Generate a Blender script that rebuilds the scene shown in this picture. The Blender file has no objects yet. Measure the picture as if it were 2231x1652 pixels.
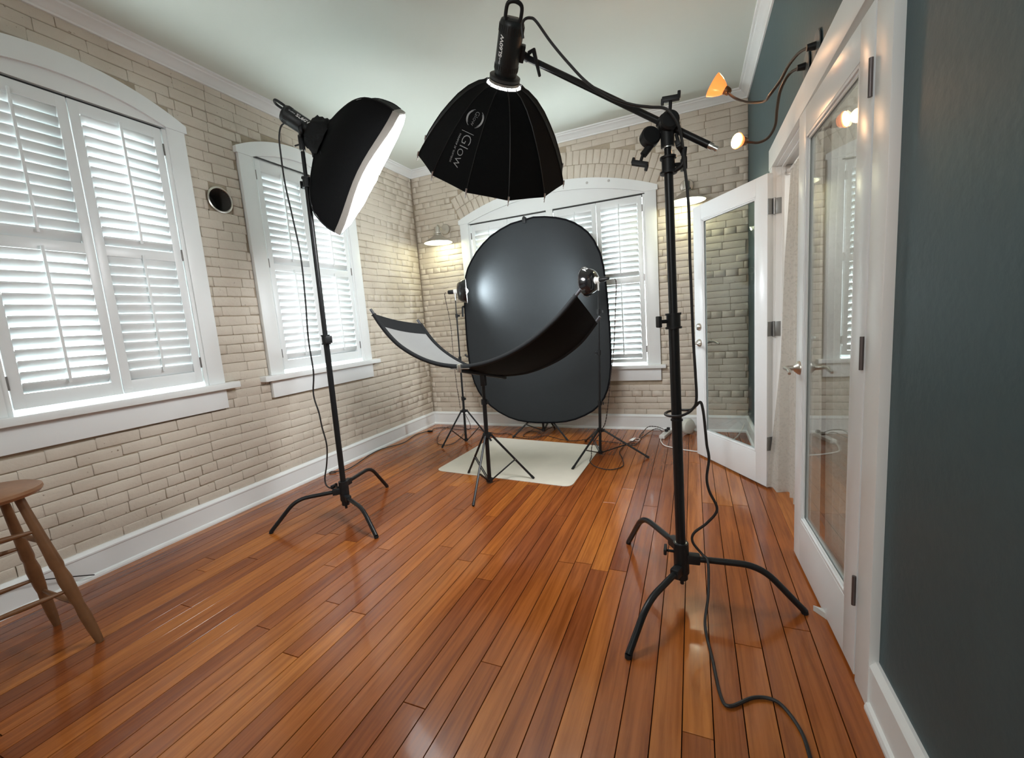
import bpy, bmesh, math, random
from mathutils import Vector, Matrix, Euler
random.seed(7)
scene = bpy.context.scene
COL = scene.collection
V = Vector
PI = math.pi

# ------------------------------------------------------------------ camera
CAM = V((3.0125, -4.4714, 1.1998))
YAW, PIT, ROL, FPX = -0.40468, -0.132713, -0.075799, 932.93
fwd = V((math.sin(YAW)*math.cos(PIT), math.cos(YAW)*math.cos(PIT), math.sin(PIT)))
rt0 = V((math.cos(YAW), -math.sin(YAW), 0)); up0 = rt0.cross(fwd)
rt = math.cos(ROL)*rt0 + math.sin(ROL)*up0
upv = -math.sin(ROL)*rt0 + math.cos(ROL)*up0
cd = bpy.data.cameras.new('camera'); cam = bpy.data.objects.new('camera', cd); COL.objects.link(cam)
m3 = Matrix((rt, upv, -fwd)).transposed()
cam.matrix_world = Matrix.Translation(CAM) @ m3.to_4x4()
cd.sensor_width = 36; cd.lens = FPX*36/2231; cd.clip_start = 0.02; cd.clip_end = 60
scene.camera = cam

# ------------------------------------------------------------------ world, lights, exposure
EXPOSURE = 0.56
world = bpy.data.worlds.new('world'); scene.world = world; world.use_nodes = True
bg = world.node_tree.nodes['Background']
bg.inputs[0].default_value = (0.90, 0.97, 1.0, 1); bg.inputs[1].default_value = 10.0
vs = scene.view_settings
vs.view_transform = 'Standard'; vs.look = 'None'; vs.exposure = EXPOSURE; vs.gamma = 1; vs.use_curve_mapping = False

def area(name, loc, target, sx, sy, power, color=(1, 1, 1)):
    ld = bpy.data.lights.new(name, 'AREA'); ld.shape = 'RECTANGLE'; ld.size = sx; ld.size_y = sy
    ld.energy = power; ld.color = color
    o = bpy.data.objects.new(name, ld); COL.objects.link(o); o.location = loc
    o.rotation_euler = (V(target)-V(loc)).to_track_quat('-Z', 'Y').to_euler()
    return o
def point(name, loc, power, color=(1, 1, 1), r=.02, parent=None):
    ld = bpy.data.lights.new(name, 'POINT'); ld.energy = power; ld.color = color; ld.shadow_soft_size = r
    o = bpy.data.objects.new(name, ld); COL.objects.link(o); o.location = loc
    return o
def spot(name, loc, d, power, angle, color=(1, 1, 1), r=.03, blend=.6):
    ld = bpy.data.lights.new(name, 'SPOT'); ld.energy = power; ld.color = color; ld.shadow_soft_size = r
    ld.spot_size = math.radians(angle); ld.spot_blend = blend
    o = bpy.data.objects.new(name, ld); COL.objects.link(o); o.location = loc
    o.rotation_euler = V(d).to_track_quat('-Z', 'Y').to_euler()
    return o
# unseen fill lights added behind the camera to brighten walls and ceiling
point('rear_fill_point', (2.3, -5.9, 2.25), 46, (0.95, 0.98, 1.0), .18)
area('rear_fill_area', (1.7, -7.1, 1.6), (1.7, -4.4, 1.6), 2.0, 1.5, 5, (0.88, 0.96, 1.0))
point('hall_light', (4.4, -2.6, 2.2), 26, (1.0, 0.95, 0.90), .12)  # unseen source, added so the hall behind the doors is not dark

# ------------------------------------------------------------------ materials
MATS = {}
def nn(nt, t, **kw):
    n = nt.nodes.new(t)
    for k, v in kw.items(): setattr(n, k, v)
    return n
def mat(name, color=(.8, .8, .8), rough=.5, metal=0., spec=.5, coat=0., noise=0., nscale=8., bump=0., bscale=60., sheen=0., emis=None, estr=0.):
    if name in MATS: return MATS[name]
    m = bpy.data.materials.new(name); m.use_nodes = True; nt = m.node_tree
    b = nt.nodes['Principled BSDF']
    b.inputs['Base Color'].default_value = (*color, 1); b.inputs['Roughness'].default_value = rough
    b.inputs['Metallic'].default_value = metal; b.inputs['Specular IOR Level'].default_value = spec
    b.inputs['Coat Weight'].default_value = coat; b.inputs['Sheen Weight'].default_value = sheen
    if emis: b.inputs['Emission Color'].default_value = (*emis, 1); b.inputs['Emission Strength'].default_value = estr
    tc = nn(nt, 'ShaderNodeTexCoord')
    if noise:
        nz = nn(nt, 'ShaderNodeTexNoise'); nz.inputs['Scale'].default_value = nscale; nz.inputs['Detail'].default_value = 4
        nt.links.new(tc.outputs['Object'], nz.inputs['Vector'])
        mx = nn(nt, 'ShaderNodeMix', data_type='RGBA')
        mx.inputs[6].default_value = (*[c*(1-noise) for c in color], 1)
        mx.inputs[7].default_value = (*[min(1, c*(1+noise)) for c in color], 1)
        nt.links.new(nz.outputs[0], mx.inputs[0]); nt.links.new(mx.outputs[2], b.inputs['Base Color'])
    if bump:
        n2 = nn(nt, 'ShaderNodeTexNoise'); n2.inputs['Scale'].default_value = bscale; n2.inputs['Detail'].default_value = 3
        nt.links.new(tc.outputs['Object'], n2.inputs['Vector'])
        bp = nn(nt, 'ShaderNodeBump'); bp.inputs['Strength'].default_value = bump; bp.inputs['Distance'].default_value = .004
        nt.links.new(n2.outputs[0], bp.inputs['Height']); nt.links.new(bp.outputs[0], b.inputs['Normal'])
    MATS[name] = m
    return m

def brick_mat():
    m = bpy.data.materials.new('painted_brick'); m.use_nodes = True; nt = m.node_tree; b = nt.nodes['Principled BSDF']
    b.inputs['Roughness'].default_value = .48; b.inputs['Specular IOR Level'].default_value = .4
    g = nn(nt, 'ShaderNodeNewGeometry')
    n1 = nn(nt, 'ShaderNodeTexNoise'); n1.inputs['Scale'].default_value = 3.2; n1.inputs['Detail'].default_value = 5
    nt.links.new(g.outputs['Position'], n1.inputs['Vector'])
    r1 = nn(nt, 'ShaderNodeValToRGB'); e = r1.color_ramp.elements
    e[0].position = .3; e[0].color = (.565, .50, .415, 1); e[1].position = .75; e[1].color = (.665, .605, .515, 1)
    nt.links.new(n1.outputs[0], r1.inputs[0])
    n3 = nn(nt, 'ShaderNodeTexNoise'); n3.inputs['Scale'].default_value = 55; n3.inputs['Detail'].default_value = 3
    nt.links.new(g.outputs['Position'], n3.inputs['Vector'])
    r3 = nn(nt, 'ShaderNodeValToRGB'); e = r3.color_ramp.elements
    e[0].position = .24; e[0].color = (.30, .235, .16, 1); e[1].position = .31; e[1].color = (1, 1, 1, 1)
    nt.links.new(n3.outputs[0], r3.inputs[0])
    mx = nn(nt, 'ShaderNodeMix', data_type='RGBA', blend_type='MULTIPLY'); mx.inputs[0].default_value = .8
    nt.links.new(r1.outputs[0], mx.inputs[6]); nt.links.new(r3.outputs[0], mx.inputs[7])
    nt.links.new(mx.outputs[2], b.inputs['Base Color'])
    n2 = nn(nt, 'ShaderNodeTexNoise'); n2.inputs['Scale'].default_value = 38; n2.inputs['Detail'].default_value = 6; n2.inputs['Roughness'].default_value = .65
    nt.links.new(g.outputs['Position'], n2.inputs['Vector'])
    bp = nn(nt, 'ShaderNodeBump'); bp.inputs['Strength'].default_value = .5; bp.inputs['Distance'].default_value = .006
    nt.links.new(n2.outputs[0], bp.inputs['Height']); nt.links.new(bp.outputs[0], b.inputs['Normal'])
    return m
def wood_floor():
    m = bpy.data.materials.new('heart_pine'); m.use_nodes = True; nt = m.node_tree; b = nt.nodes['Principled BSDF']
    g = nn(nt, 'ShaderNodeNewGeometry'); oi = nn(nt, 'ShaderNodeObjectInfo')
    # offset the grain per plank
    cb = nn(nt, 'ShaderNodeCombineXYZ'); mu = nn(nt, 'ShaderNodeMath', operation='MULTIPLY'); mu.inputs[1].default_value = 37.
    nt.links.new(oi.outputs['Random'], mu.inputs[0]); nt.links.new(mu.outputs[0], cb.inputs[0]); nt.links.new(mu.outputs[0], cb.inputs[1])
    ad = nn(nt, 'ShaderNodeVectorMath', operation='ADD'); nt.links.new(g.outputs['Position'], ad.inputs[0]); nt.links.new(cb.outputs[0], ad.inputs[1])
    mp = nn(nt, 'ShaderNodeMapping'); mp.inputs['Scale'].default_value = (46, 2.2, 1); nt.links.new(ad.outputs[0], mp.inputs['Vector'])
    gr = nn(nt, 'ShaderNodeTexNoise'); gr.inputs['Scale'].default_value = 1.; gr.inputs['Detail'].default_value = 7; gr.inputs['Roughness'].default_value = .62; gr.inputs['Distortion'].default_value = .6
    nt.links.new(mp.outputs[0], gr.inputs['Vector'])
    mp2 = nn(nt, 'ShaderNodeMapping'); mp2.inputs['Scale'].default_value = (9, .8, 1); nt.links.new(ad.outputs[0], mp2.inputs['Vector'])
    g2 = nn(nt, 'ShaderNodeTexNoise'); g2.inputs['Scale'].default_value = 1.; g2.inputs['Detail'].default_value = 3; g2.inputs['Distortion'].default_value = .8
    nt.links.new(mp2.outputs[0], g2.inputs['Vector'])
    # base hue per plank
    rp = nn(nt, 'ShaderNodeValToRGB'); e = rp.color_ramp.elements
    e[0].position = 0; e[0].color = (.150, .042, .013, 1); e[1].position = 1; e[1].color = (.47, .160, .028, 1)
    x = e.new(.35); x.color = (.245, .066, .016, 1)
    x = e.new(.7); x.color = (.350, .104, .019, 1)
    # worn, more orange boards in the middle of the room
    big = nn(nt, 'ShaderNodeTexNoise'); big.inputs['Scale'].default_value = .75; big.inputs['Detail'].default_value = 2
    nt.links.new(g.outputs['Position'], big.inputs['Vector'])
    a1 = nn(nt, 'ShaderNodeMath', operation='MULTIPLY_ADD'); a1.inputs[1].default_value = .62; a1.inputs[2].default_value = -.10
    nt.links.new(oi.outputs['Random'], a1.inputs[0])
    a2 = nn(nt, 'ShaderNodeMath', operation='MULTIPLY_ADD'); a2.inputs[1].default_value = 1.25
    nt.links.new(big.outputs[0], a2.inputs[0]); nt.links.new(a1.outputs[0], a2.inputs[2])
    a3 = nn(nt, 'ShaderNodeMath', operation='MULTIPLY_ADD'); a3.inputs[1].default_value = .5; nt.links.new(g2.outputs[0], a3.inputs[0]); nt.links.new(a2.outputs[0], a3.inputs[2])
    a4 = nn(nt, 'ShaderNodeMath', operation='SUBTRACT'); a4.inputs[1].default_value = .48; nt.links.new(a3.outputs[0], a4.inputs[0])
    nt.links.new(a4.outputs[0], rp.inputs[0])
    rg = nn(nt, 'ShaderNodeValToRGB'); e = rg.color_ramp.elements
    e[0].position = .33; e[0].color = (.60, .52, .48, 1); e[1].position = .62; e[1].color = (1.08, 1.08, 1.08, 1)
    nt.links.new(gr.outputs[0], rg.inputs[0])
    mx = nn(nt, 'ShaderNodeMix', data_type='RGBA', blend_type='MULTIPLY'); mx.inputs[0].default_value = .85
    nt.links.new(rp.outputs[0], mx.inputs[6]); nt.links.new(rg.outputs[0], mx.inputs[7])
    nt.links.new(mx.outputs[2], b.inputs['Base Color'])
    rr = nn(nt, 'ShaderNodeMapRange'); rr.inputs[3].default_value = .15; rr.inputs[4].default_value = .28
    nt.links.new(gr.outputs[0], rr.inputs[0]); nt.links.new(rr.outputs[0], b.inputs['Roughness'])
    b.inputs['Specular IOR Level'].default_value = .38; b.inputs['Coat Weight'].default_value = .28; b.inputs['Coat Roughness'].default_value = .07
    bp = nn(nt, 'ShaderNodeBump'); bp.inputs['Strength'].default_value = .25; bp.inputs['Distance'].default_value = .0012
    nt.links.new(g2.outputs[0], bp.inputs['Height']); nt.links.new(bp.outputs[0], b.inputs['Normal'])
    return m
def glass_mat(name, tint=(.93, .96, .95), gain=1.0):
    m = bpy.data.materials.new(name); m.use_nodes = True; nt = m.node_tree; nt.nodes.remove(nt.nodes['Principled BSDF'])
    out = nt.nodes['Material Output']; tr = nn(nt, 'ShaderNodeBsdfTransparent'); tr.inputs[0].default_value = (*tint, 1)
    gl = nn(nt, 'ShaderNodeBsdfGlossy'); gl.inputs['Roughness'].default_value = 0.0
    g = nn(nt, 'ShaderNodeNewGeometry'); dt = nn(nt, 'ShaderNodeVectorMath', operation='DOT_PRODUCT')
    nt.links.new(g.outputs['Normal'], dt.inputs[0]); nt.links.new(g.outputs['Incoming'], dt.inputs[1])
    ab = nn(nt, 'ShaderNodeMath', operation='ABSOLUTE'); nt.links.new(dt.outputs['Value'], ab.inputs[0])
    om = nn(nt, 'ShaderNodeMath', operation='SUBTRACT', use_clamp=True); om.inputs[0].default_value = 1; nt.links.new(ab.outputs[0], om.inputs[1])
    pw_ = nn(nt, 'ShaderNodeMath', operation='POWER'); pw_.inputs[1].default_value = 5; nt.links.new(om.outputs[0], pw_.inputs[0])
    mu = nn(nt, 'ShaderNodeMath', operation='MULTIPLY_ADD', use_clamp=True); mu.inputs[1].default_value = .95*gain; mu.inputs[2].default_value = .045*gain; nt.links.new(pw_.outputs[0], mu.inputs[0])
    mx = nn(nt, 'ShaderNodeMixShader'); nt.links.new(mu.outputs[0], mx.inputs[0]); nt.links.new(tr.outputs[0], mx.inputs[1]); nt.links.new(gl.outputs[0], mx.inputs[2])
    nt.links.new(mx.outputs[0], out.inputs[0])
    return m
def sheer_mat(name, color, opacity, lo=None, scale=42):
    m = bpy.data.materials.new(name); m.use_nodes = True; nt = m.node_tree; nt.nodes.remove(nt.nodes['Principled BSDF'])
    out = nt.nodes['Material Output']; tr = nn(nt, 'ShaderNodeBsdfTransparent')
    df = nn(nt, 'ShaderNodeBsdfDiffuse'); df.inputs[0].default_value = (*color, 1)
    tl = nn(nt, 'ShaderNodeBsdfTranslucent'); tl.inputs[0].default_value = (*color, 1)
    m1 = nn(nt, 'ShaderNodeMixShader'); m1.inputs[0].default_value = .4
    nt.links.new(df.outputs[0], m1.inputs[1]); nt.links.new(tl.outputs[0], m1.inputs[2])
    tc = nn(nt, 'ShaderNodeTexCoord')
    w = nn(nt, 'ShaderNodeTexVoronoi', feature='SMOOTH_F1'); w.inputs['Scale'].default_value = scale
    nz = nn(nt, 'ShaderNodeTexNoise'); nz.inputs['Scale'].default_value = 18; nz.inputs['Detail'].default_value = 2
    nt.links.new(tc.outputs['Object'], nz.inputs['Vector'])
    ad = nn(nt, 'ShaderNodeVectorMath', operation='MULTIPLY_ADD'); ad.inputs[1].default_value = (.09, .09, .09)
    nt.links.new(nz.outputs[1], ad.inputs[0]); nt.links.new(tc.outputs['Object'], ad.inputs[2])
    nt.links.new(ad.outputs[0], w.inputs['Vector'])
    mr = nn(nt, 'ShaderNodeMapRange'); mr.inputs[1].default_value = .18; mr.inputs[2].default_value = .42
    mr.inputs[3].default_value = lo if lo is not None else opacity; mr.inputs[4].default_value = opacity
    nt.links.new(w.outputs[0], mr.inputs[0])
    m2 = nn(nt, 'ShaderNodeMixShader'); nt.links.new(mr.outputs[0], m2.inputs[0]); nt.links.new(tr.outputs[0], m2.inputs[1]); nt.links.new(m1.outputs[0], m2.inputs[2])
    nt.links.new(m2.outputs[0], out.inputs[0])
    return m
def emit(name, color, s):
    if name in MATS: return MATS[name]
    m = bpy.data.materials.new(name); m.use_nodes = True; nt = m.node_tree; nt.nodes.remove(nt.nodes['Principled BSDF'])
    e = nn(nt, 'ShaderNodeEmission'); e.inputs[0].default_value = (*color, 1); e.inputs[1].default_value = s
    nt.links.new(e.outputs[0], nt.nodes['Material Output'].inputs[0]); MATS[name] = m
    return m

M_brick = brick_mat(); M_floor = wood_floor()
M_mortar = mat('painted_mortar', (.40, .335, .25), .8, noise=.25, nscale=14, bump=.6, bscale=70)  # darker than the brick paint: joint dirt and recess shade put into the colour
M_white = mat('white_trim_paint', (.80, .825, .82), .34, noise=.03, nscale=3, bump=.08, bscale=30)
M_shut = mat('white_shutter_paint', (.79, .82, .825), .32)
M_door = mat('white_door_paint', (.80, .83, .84), .28, noise=.02, nscale=3)
M_ceil = mat('ceiling_paint', (.69, .735, .68), .9, noise=.03, nscale=1.2, bump=.15, bscale=20)
M_teal = mat('teal_wall_paint', (.043, .082, .094), .50, noise=.06, nscale=5, bump=.25, bscale=35)
M_hall = mat('hall_paint', (.62, .55, .48), .8)
M_plain = mat('cream_paint', (.56, .50, .41), .7)
M_blk = mat('black_metal', (.010, .011, .012), .34, spec=.32, noise=.2, nscale=30)
M_blkp = mat('black_plastic', (.012, .013, .014), .45, spec=.3)
M_body = mat('satin_black_housing', (.014, .017, .018), .40, spec=.35, bump=.1, bscale=200)
M_fab = mat('black_softbox_fabric', (.0045, .005, .0055), .72, spec=.10, bump=.25, bscale=260)
M_fab2 = mat('black_sleeve_fabric', (.011, .012, .013), .75, spec=.2, bump=.3, bscale=220)
M_drop = mat('black_backdrop_fabric', (.024, .027, .0285), .80, spec=.16, noise=.12, nscale=2.5, bump=.35, bscale=240)
M_chrome = mat('bare_steel', (.62, .62, .60), .28, metal=1.)
M_nickel = mat('brushed_nickel', (.58, .55, .50), .33, metal=1.)
M_white_f = mat('white_reflector_fabric', (.23, .23, .225), .5, bump=.25, bscale=90)
M_silver = mat('silver_lining', (.80, .80, .80), .45)
M_lip = mat('grey_fabric_lip', (.24, .225, .20), .7, bump=.4, bscale=40)
M_cord = mat('black_rubber_cord', (.014, .014, .014), .5)
M_cordb = mat('dark_brown_cord', (.030, .018, .014), .5)
M_wcord = mat('white_cord', (.72, .71, .68), .45)
M_wpl = mat('white_plastic', (.76, .76, .73), .35)
M_stool = mat('turned_oak', (.175, .082, .034), .42, noise=.30, nscale=26, bump=.12, bscale=60)
M_stool2 = mat('oak_seat', (.30, .145, .068), .40, noise=.25, nscale=20)
M_print = mat('pale_print', (.38, .39, .40), .5)
M_printw = mat('white_print', (.80, .80, .80), .5)
M_glass = glass_mat('door_glass', gain=1.25); M_wglass = glass_mat('window_glass')
M_sheer = sheer_mat('lace_sheer', (.66, .64, .59), .93, .80, 60)
M_mat = None

# ------------------------------------------------------------------ helpers
WM = {}
class MB:
    def __init__(s): s.v = []; s.f = []
    def add(s, vs_, fs):
        o = len(s.v); s.v += [V(p) for p in vs_]; s.f += [tuple(i+o for i in f) for f in fs]
    def box(s, lo, hi, M=None):
        x0, y0, z0 = lo; x1, y1, z1 = hi
        p = [V(q) for q in ((x0,y0,z0),(x1,y0,z0),(x1,y1,z0),(x0,y1,z0),(x0,y0,z1),(x1,y0,z1),(x1,y1,z1),(x0,y1,z1))]
        if M: p = [M @ q for q in p]
        s.add(p, [(0,3,2,1),(4,5,6,7),(0,1,5,4),(1,2,6,5),(2,3,7,6),(3,0,4,7)]); return s
    def cyl(s, a, b, r0, r1=None, n=14, caps=True):
        r1 = r0 if r1 is None else r1
        return s.lathe([(r0, 0), (r1, (V(b)-V(a)).length)], a, V(b)-V(a), n, caps)
    def lathe(s, prof, org, ax, n=20, caps=True, ref=None):
        ax = V(ax).normalized(); u = frame_u(ax, ref); w = ax.cross(u); org = V(org); vs_ = []; fs = []
        for r, h in prof:
            for k in range(n):
                t = 2*PI*k/n; vs_.append(org+ax*h+(u*math.cos(t)+w*math.sin(t))*r)
        for i in range(len(prof)-1):
            for k in range(n):
                a = i*n+k; b_ = i*n+(k+1) % n; fs.append((a, b_, b_+n, a+n))
        if caps:
            fs.append(tuple(reversed(range(n)))); fs.append(tuple((len(prof)-1)*n+k for k in range(n)))
        s.add(vs_, fs); return s
    def tube(s, pts, r, n=8, caps=True, rr=None):
        pts = [V(p) for p in pts]; N = len(pts); T = []
        for i in range(N):
            a = pts[max(0, i-1)]; b = pts[min(N-1, i+1)]; T.append((b-a).normalized())
        u = frame_u(T[0]); vs_ = []; fs = []
        for i in range(N):
            u = (u-T[i]*u.dot(T[i])); u = u.normalized() if u.length > 1e-6 else frame_u(T[i]); w = T[i].cross(u)
            q = rr[i] if rr else r
            for k in range(n):
                t = 2*PI*k/n; vs_.append(pts[i]+(u*math.cos(t)+w*math.sin(t))*q)
        for i in range(N-1):
            for k in range(n):
                a = i*n+k; b_ = i*n+(k+1) % n; fs.append((a, b_, b_+n, a+n))
        if caps: fs.append(tuple(reversed(range(n)))); fs.append(tuple((N-1)*n+k for k in range(n)))
        s.add(vs_, fs); return s
    def prism(s, poly, ex):   # poly: 3D points, extruded by vector ex
        n = len(poly); ex = V(ex); a = [V(p) for p in poly]; b = [p+ex for p in a]
        s.add(a+b, [tuple(reversed(range(n))), tuple(range(n, 2*n))]+[(i, (i+1) % n, n+(i+1) % n, n+i) for i in range(n)]); return s
    def build(s, name, m, parent=None, smooth=True, bevel=0., local=False, ang=38, **props):
        me = bpy.data.meshes.new(name); bm = bmesh.new()
        vv = [bm.verts.new(p) for p in s.v]
        for f in s.f:
            try: bm.faces.new([vv[i] for i in f])
            except ValueError: pass
        if bevel:
            bmesh.ops.recalc_face_normals(bm, faces=bm.faces)
            es = [e for e in bm.edges if len(e.link_faces) == 2 and e.calc_face_angle(0) > .6]
            bmesh.ops.bevel(bm, geom=es, offset=bevel, segments=2, affect='EDGES', profile=.6)
        bmesh.ops.recalc_face_normals(bm, faces=bm.faces)
        if smooth:
            for f in bm.faces: f.smooth = True
            for e in bm.edges:
                if len(e.link_faces) == 2 and e.calc_face_angle(0) > math.radians(ang): e.smooth = False
        bm.to_mesh(me); bm.free()
        W = WM.get(parent, Matrix()) if parent else Matrix()
        o = bpy.data.objects.new(name, me); COL.objects.link(o)
        if parent:
            if not local: me.transform(W.inverted())
            o.parent = parent; WM[o] = W
        elif 'origin' in props:
            L = Matrix.Translation(V(props.pop('origin'))); me.transform(L.inverted()); o.matrix_world = L; WM[o] = L
        else: WM[o] = Matrix()
        me.materials.append(m)
        for k, x in props.items(): o[k] = x
        return o
def frame_u(ax, ref=None):
    r = V(ref) if ref is not None else (V((0, 0, 1)) if abs(ax.z) < .9 else V((1, 0, 0)))
    return (r-ax*r.dot(ax)).normalized()
def thing(name, loc, rz=0, label=None, category=None, group=None, kind=None):
    o = bpy.data.objects.new(name, None); COL.objects.link(o); o.empty_display_size = .05
    o.location = loc; o.rotation_euler = (0, 0, rz); WM[o] = Matrix.Translation(V(loc)) @ Matrix.Rotation(rz, 4, 'Z')
    if label: o['label'] = label
    if category: o['category'] = category
    if group: o['group'] = group
    if kind: o['kind'] = kind
    return o
def smoothline(pts, k=6):
    pts = [V(p) for p in pts]; P = [pts[0]*2-pts[1]]+pts+[pts[-1]*2-pts[-2]]; out = []
    for i in range(1, len(P)-2):
        a, b, c, d = P[i-1:i+3]
        for j in range(k):
            t = j/k; out.append(.5*((2*b)+(c-a)*t+(2*a-5*b+4*c-d)*t*t+(3*b-a-3*c+d)*t**3))
    out.append(pts[-1]); return out
def rounded(pts, rad, k=5):   # polyline with filleted corners
    pts = [V(p) for p in pts]; out = [pts[0]]
    for i in range(1, len(pts)-1):
        a, b, c = pts[i-1:i+2]; r = min(rad, (a-b).length*.45, (c-b).length*.45)
        p = b+(a-b).normalized()*r; q = b+(c-b).normalized()*r
        for j in range(k+1):
            t = j/k; out.append(p*(1-t)**2+b*2*t*(1-t)+q*t*t)
    out.append(pts[-1]); return out
def cable(name, pts, r, m, label, group=None, k=6, cat='cable', twist=0, parent=None, **kw):
    line = smoothline(pts, k); mb = MB()
    if twist:
        for ph in (0, PI):
            L = []; dd = 0
            for i, p in enumerate(line):
                if i: dd += (p-line[i-1]).length
                a = line[max(0, i-1)]; b = line[min(len(line)-1, i+1)]; T = (b-a).normalized(); u = frame_u(T); w = T.cross(u)
                t = dd*twist+ph; L.append(p+(u*math.cos(t)+w*math.sin(t))*r*.8)
            mb.tube(L, r*.75, 6)
    else: mb.tube(line, r, 7)
    if parent: return mb.build(name, m, parent)
    o = mb.build(name, m, origin=pts[0], label=label, category=cat, **kw)
    if group: o['group'] = group
    return o
def inst(src, name, parent, M):
    o = bpy.data.objects.new(name, src.data if hasattr(src, 'data') else src); COL.objects.link(o)
    o.parent = parent; loc, rot, sc = M.decompose(); o.location = loc; o.rotation_euler = rot.to_euler(); o.scale = sc
    WM[o] = WM.get(parent, Matrix()) @ M
    return o
def text_mesh(s, size, font_off=0.):
    cu = bpy.data.curves.new('txt', 'FONT'); cu.body = s; cu.size = size; cu.align_x = 'CENTER'; cu.align_y = 'CENTER'; cu.offset = font_off
    cu.resolution_u = 3
    o = bpy.data.objects.new('txt', cu); COL.objects.link(o)
    dg = bpy.context.evaluated_depsgraph_get(); me = o.evaluated_get(dg).to_mesh()
    vs_ = [v.co.copy() for v in me.vertices]; fs = [tuple(p.vertices) for p in me.polygons]
    bpy.data.objects.remove(o); bpy.data.curves.remove(cu)
    return vs_, fs

# ------------------------------------------------------------------ room shell
W = 3.486; H = 3.01; CB = 2.94; BH = .159; YN = -7.2
# walls: recessed painted mortar bed, the bricks stand proud of it
LW = [(-3.10, .49, .90, 2.70), (-1.603, .49, .90, 2.70)]      # window holes: centre, half, z0, z1
LW = [(-3.10, .49, .90, 2.565), (-2.345, .085, 2.105, 2.275), (-1.603, .49, .90, 2.58)]
def wall_with_holes(s0, s1, z1, holes, put):
    cuts = sorted(holes); x = s0
    for c, h, a, b in cuts:
        put(x, c-h, 0, z1); put(c-h, c+h, 0, a); put(c-h, c+h, b, z1); x = c+h
    put(x, s1, 0, z1)
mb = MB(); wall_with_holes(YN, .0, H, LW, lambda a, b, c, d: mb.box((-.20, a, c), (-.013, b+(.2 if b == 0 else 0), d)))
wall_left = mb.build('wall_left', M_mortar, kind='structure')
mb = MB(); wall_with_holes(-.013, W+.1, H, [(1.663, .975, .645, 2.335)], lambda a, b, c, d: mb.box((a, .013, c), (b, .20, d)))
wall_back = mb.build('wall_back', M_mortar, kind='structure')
DY0, DY1, DZ = -2.965, -1.385, 1.985
mb = MB()
mb.box((W, YN, 0), (W+.13, DY0-.02, H)).box((W, DY1+.02, 0), (W+.13, .013, H)).box((W, DY0-.02, DZ+.018), (W+.13, DY1+.02, H))
mb.build('wall_right', M_teal, smooth=False, kind='structure')
MB().box((-.2, YN-.1, 0), (W+.13, YN, H)).build('wall_front', M_plain, kind='structure')
MB().box((-.2, YN-.1, H), (W+.2, .2, H+.08)).build('ceiling', M_ceil, kind='structure')
# hall behind the double doors
MB().box((5.2, -4.4, 0), (5.3, .0, 2.7)).box((W+.13, -4.5, 0), (5.3, -4.4, 2.7)).box((W+.13, -.0, 0), (5.3, .1, 2.7)).build('wall_hall', M_hall, kind='structure')
MB().box((W+.13, -4.5, 2.7), (5.3, .1, 2.78)).build('ceiling_hall', M_ceil, kind='structure')
MB().box((W+.02, -4.5, -.05), (5.3, .1, -.001)).build('floor_hall', mat('hall_floor', (.16, .07, .035), .4), kind='structure')

# ------------------------------------------------------------------ bricks
def brick_mesh(seed):
    rnd = random.Random(seed); bm = bmesh.new(); X = (-.5, -.475, .03, .475, .5); Z = (-.5, -.40, .40, .5); nx, nz = 4, 3; G = {}
    J = lambda a: rnd.uniform(-a, a)
    back = {}
    for i in range(nx+1):
        for j in range(nz+1):
            x, z = X[i], Z[j]; edge = i in (0, nx) or j in (0, nz); corner = i in (0, nx) and j in (0, nz)
            yy = .62+J(.14) if edge else 1.0+J(.09)
            if corner: yy -= .12; x *= 1-abs(J(.012)); z *= 1-abs(J(.10))
            G[i, j] = bm.verts.new((x+J(.006), yy, z+J(.035)))
            if edge: back[i, j] = bm.verts.new((x, -.35, z))
    for i in range(nx):
        for j in range(nz): bm.faces.new((G[i, j], G[i+1, j], G[i+1, j+1], G[i, j+1]))
    ring = [(i, 0) for i in range(nx)]+[(nx, j) for j in range(nz)]+[(i, nz) for i in range(nx, 0, -1)]+[(0, j) for j in range(nz, 0, -1)]
    for a, b in zip(ring, ring[1:]+ring[:1]): bm.faces.new((back[a], back[b], G[b], G[a]))
    bmesh.ops.recalc_face_normals(bm, faces=bm.faces)
    for f in bm.faces: f.smooth = True
    me = bpy.data.meshes.new('brick'); bm.to_mesh(me); bm.free(); me.materials.append(M_brick); return me
BM = [brick_mesh(i) for i in range(14)]
def arch(c, half, zc, rise):
    R = (half*half+rise*rise)/(2*rise); return R, zc+rise-R
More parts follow.
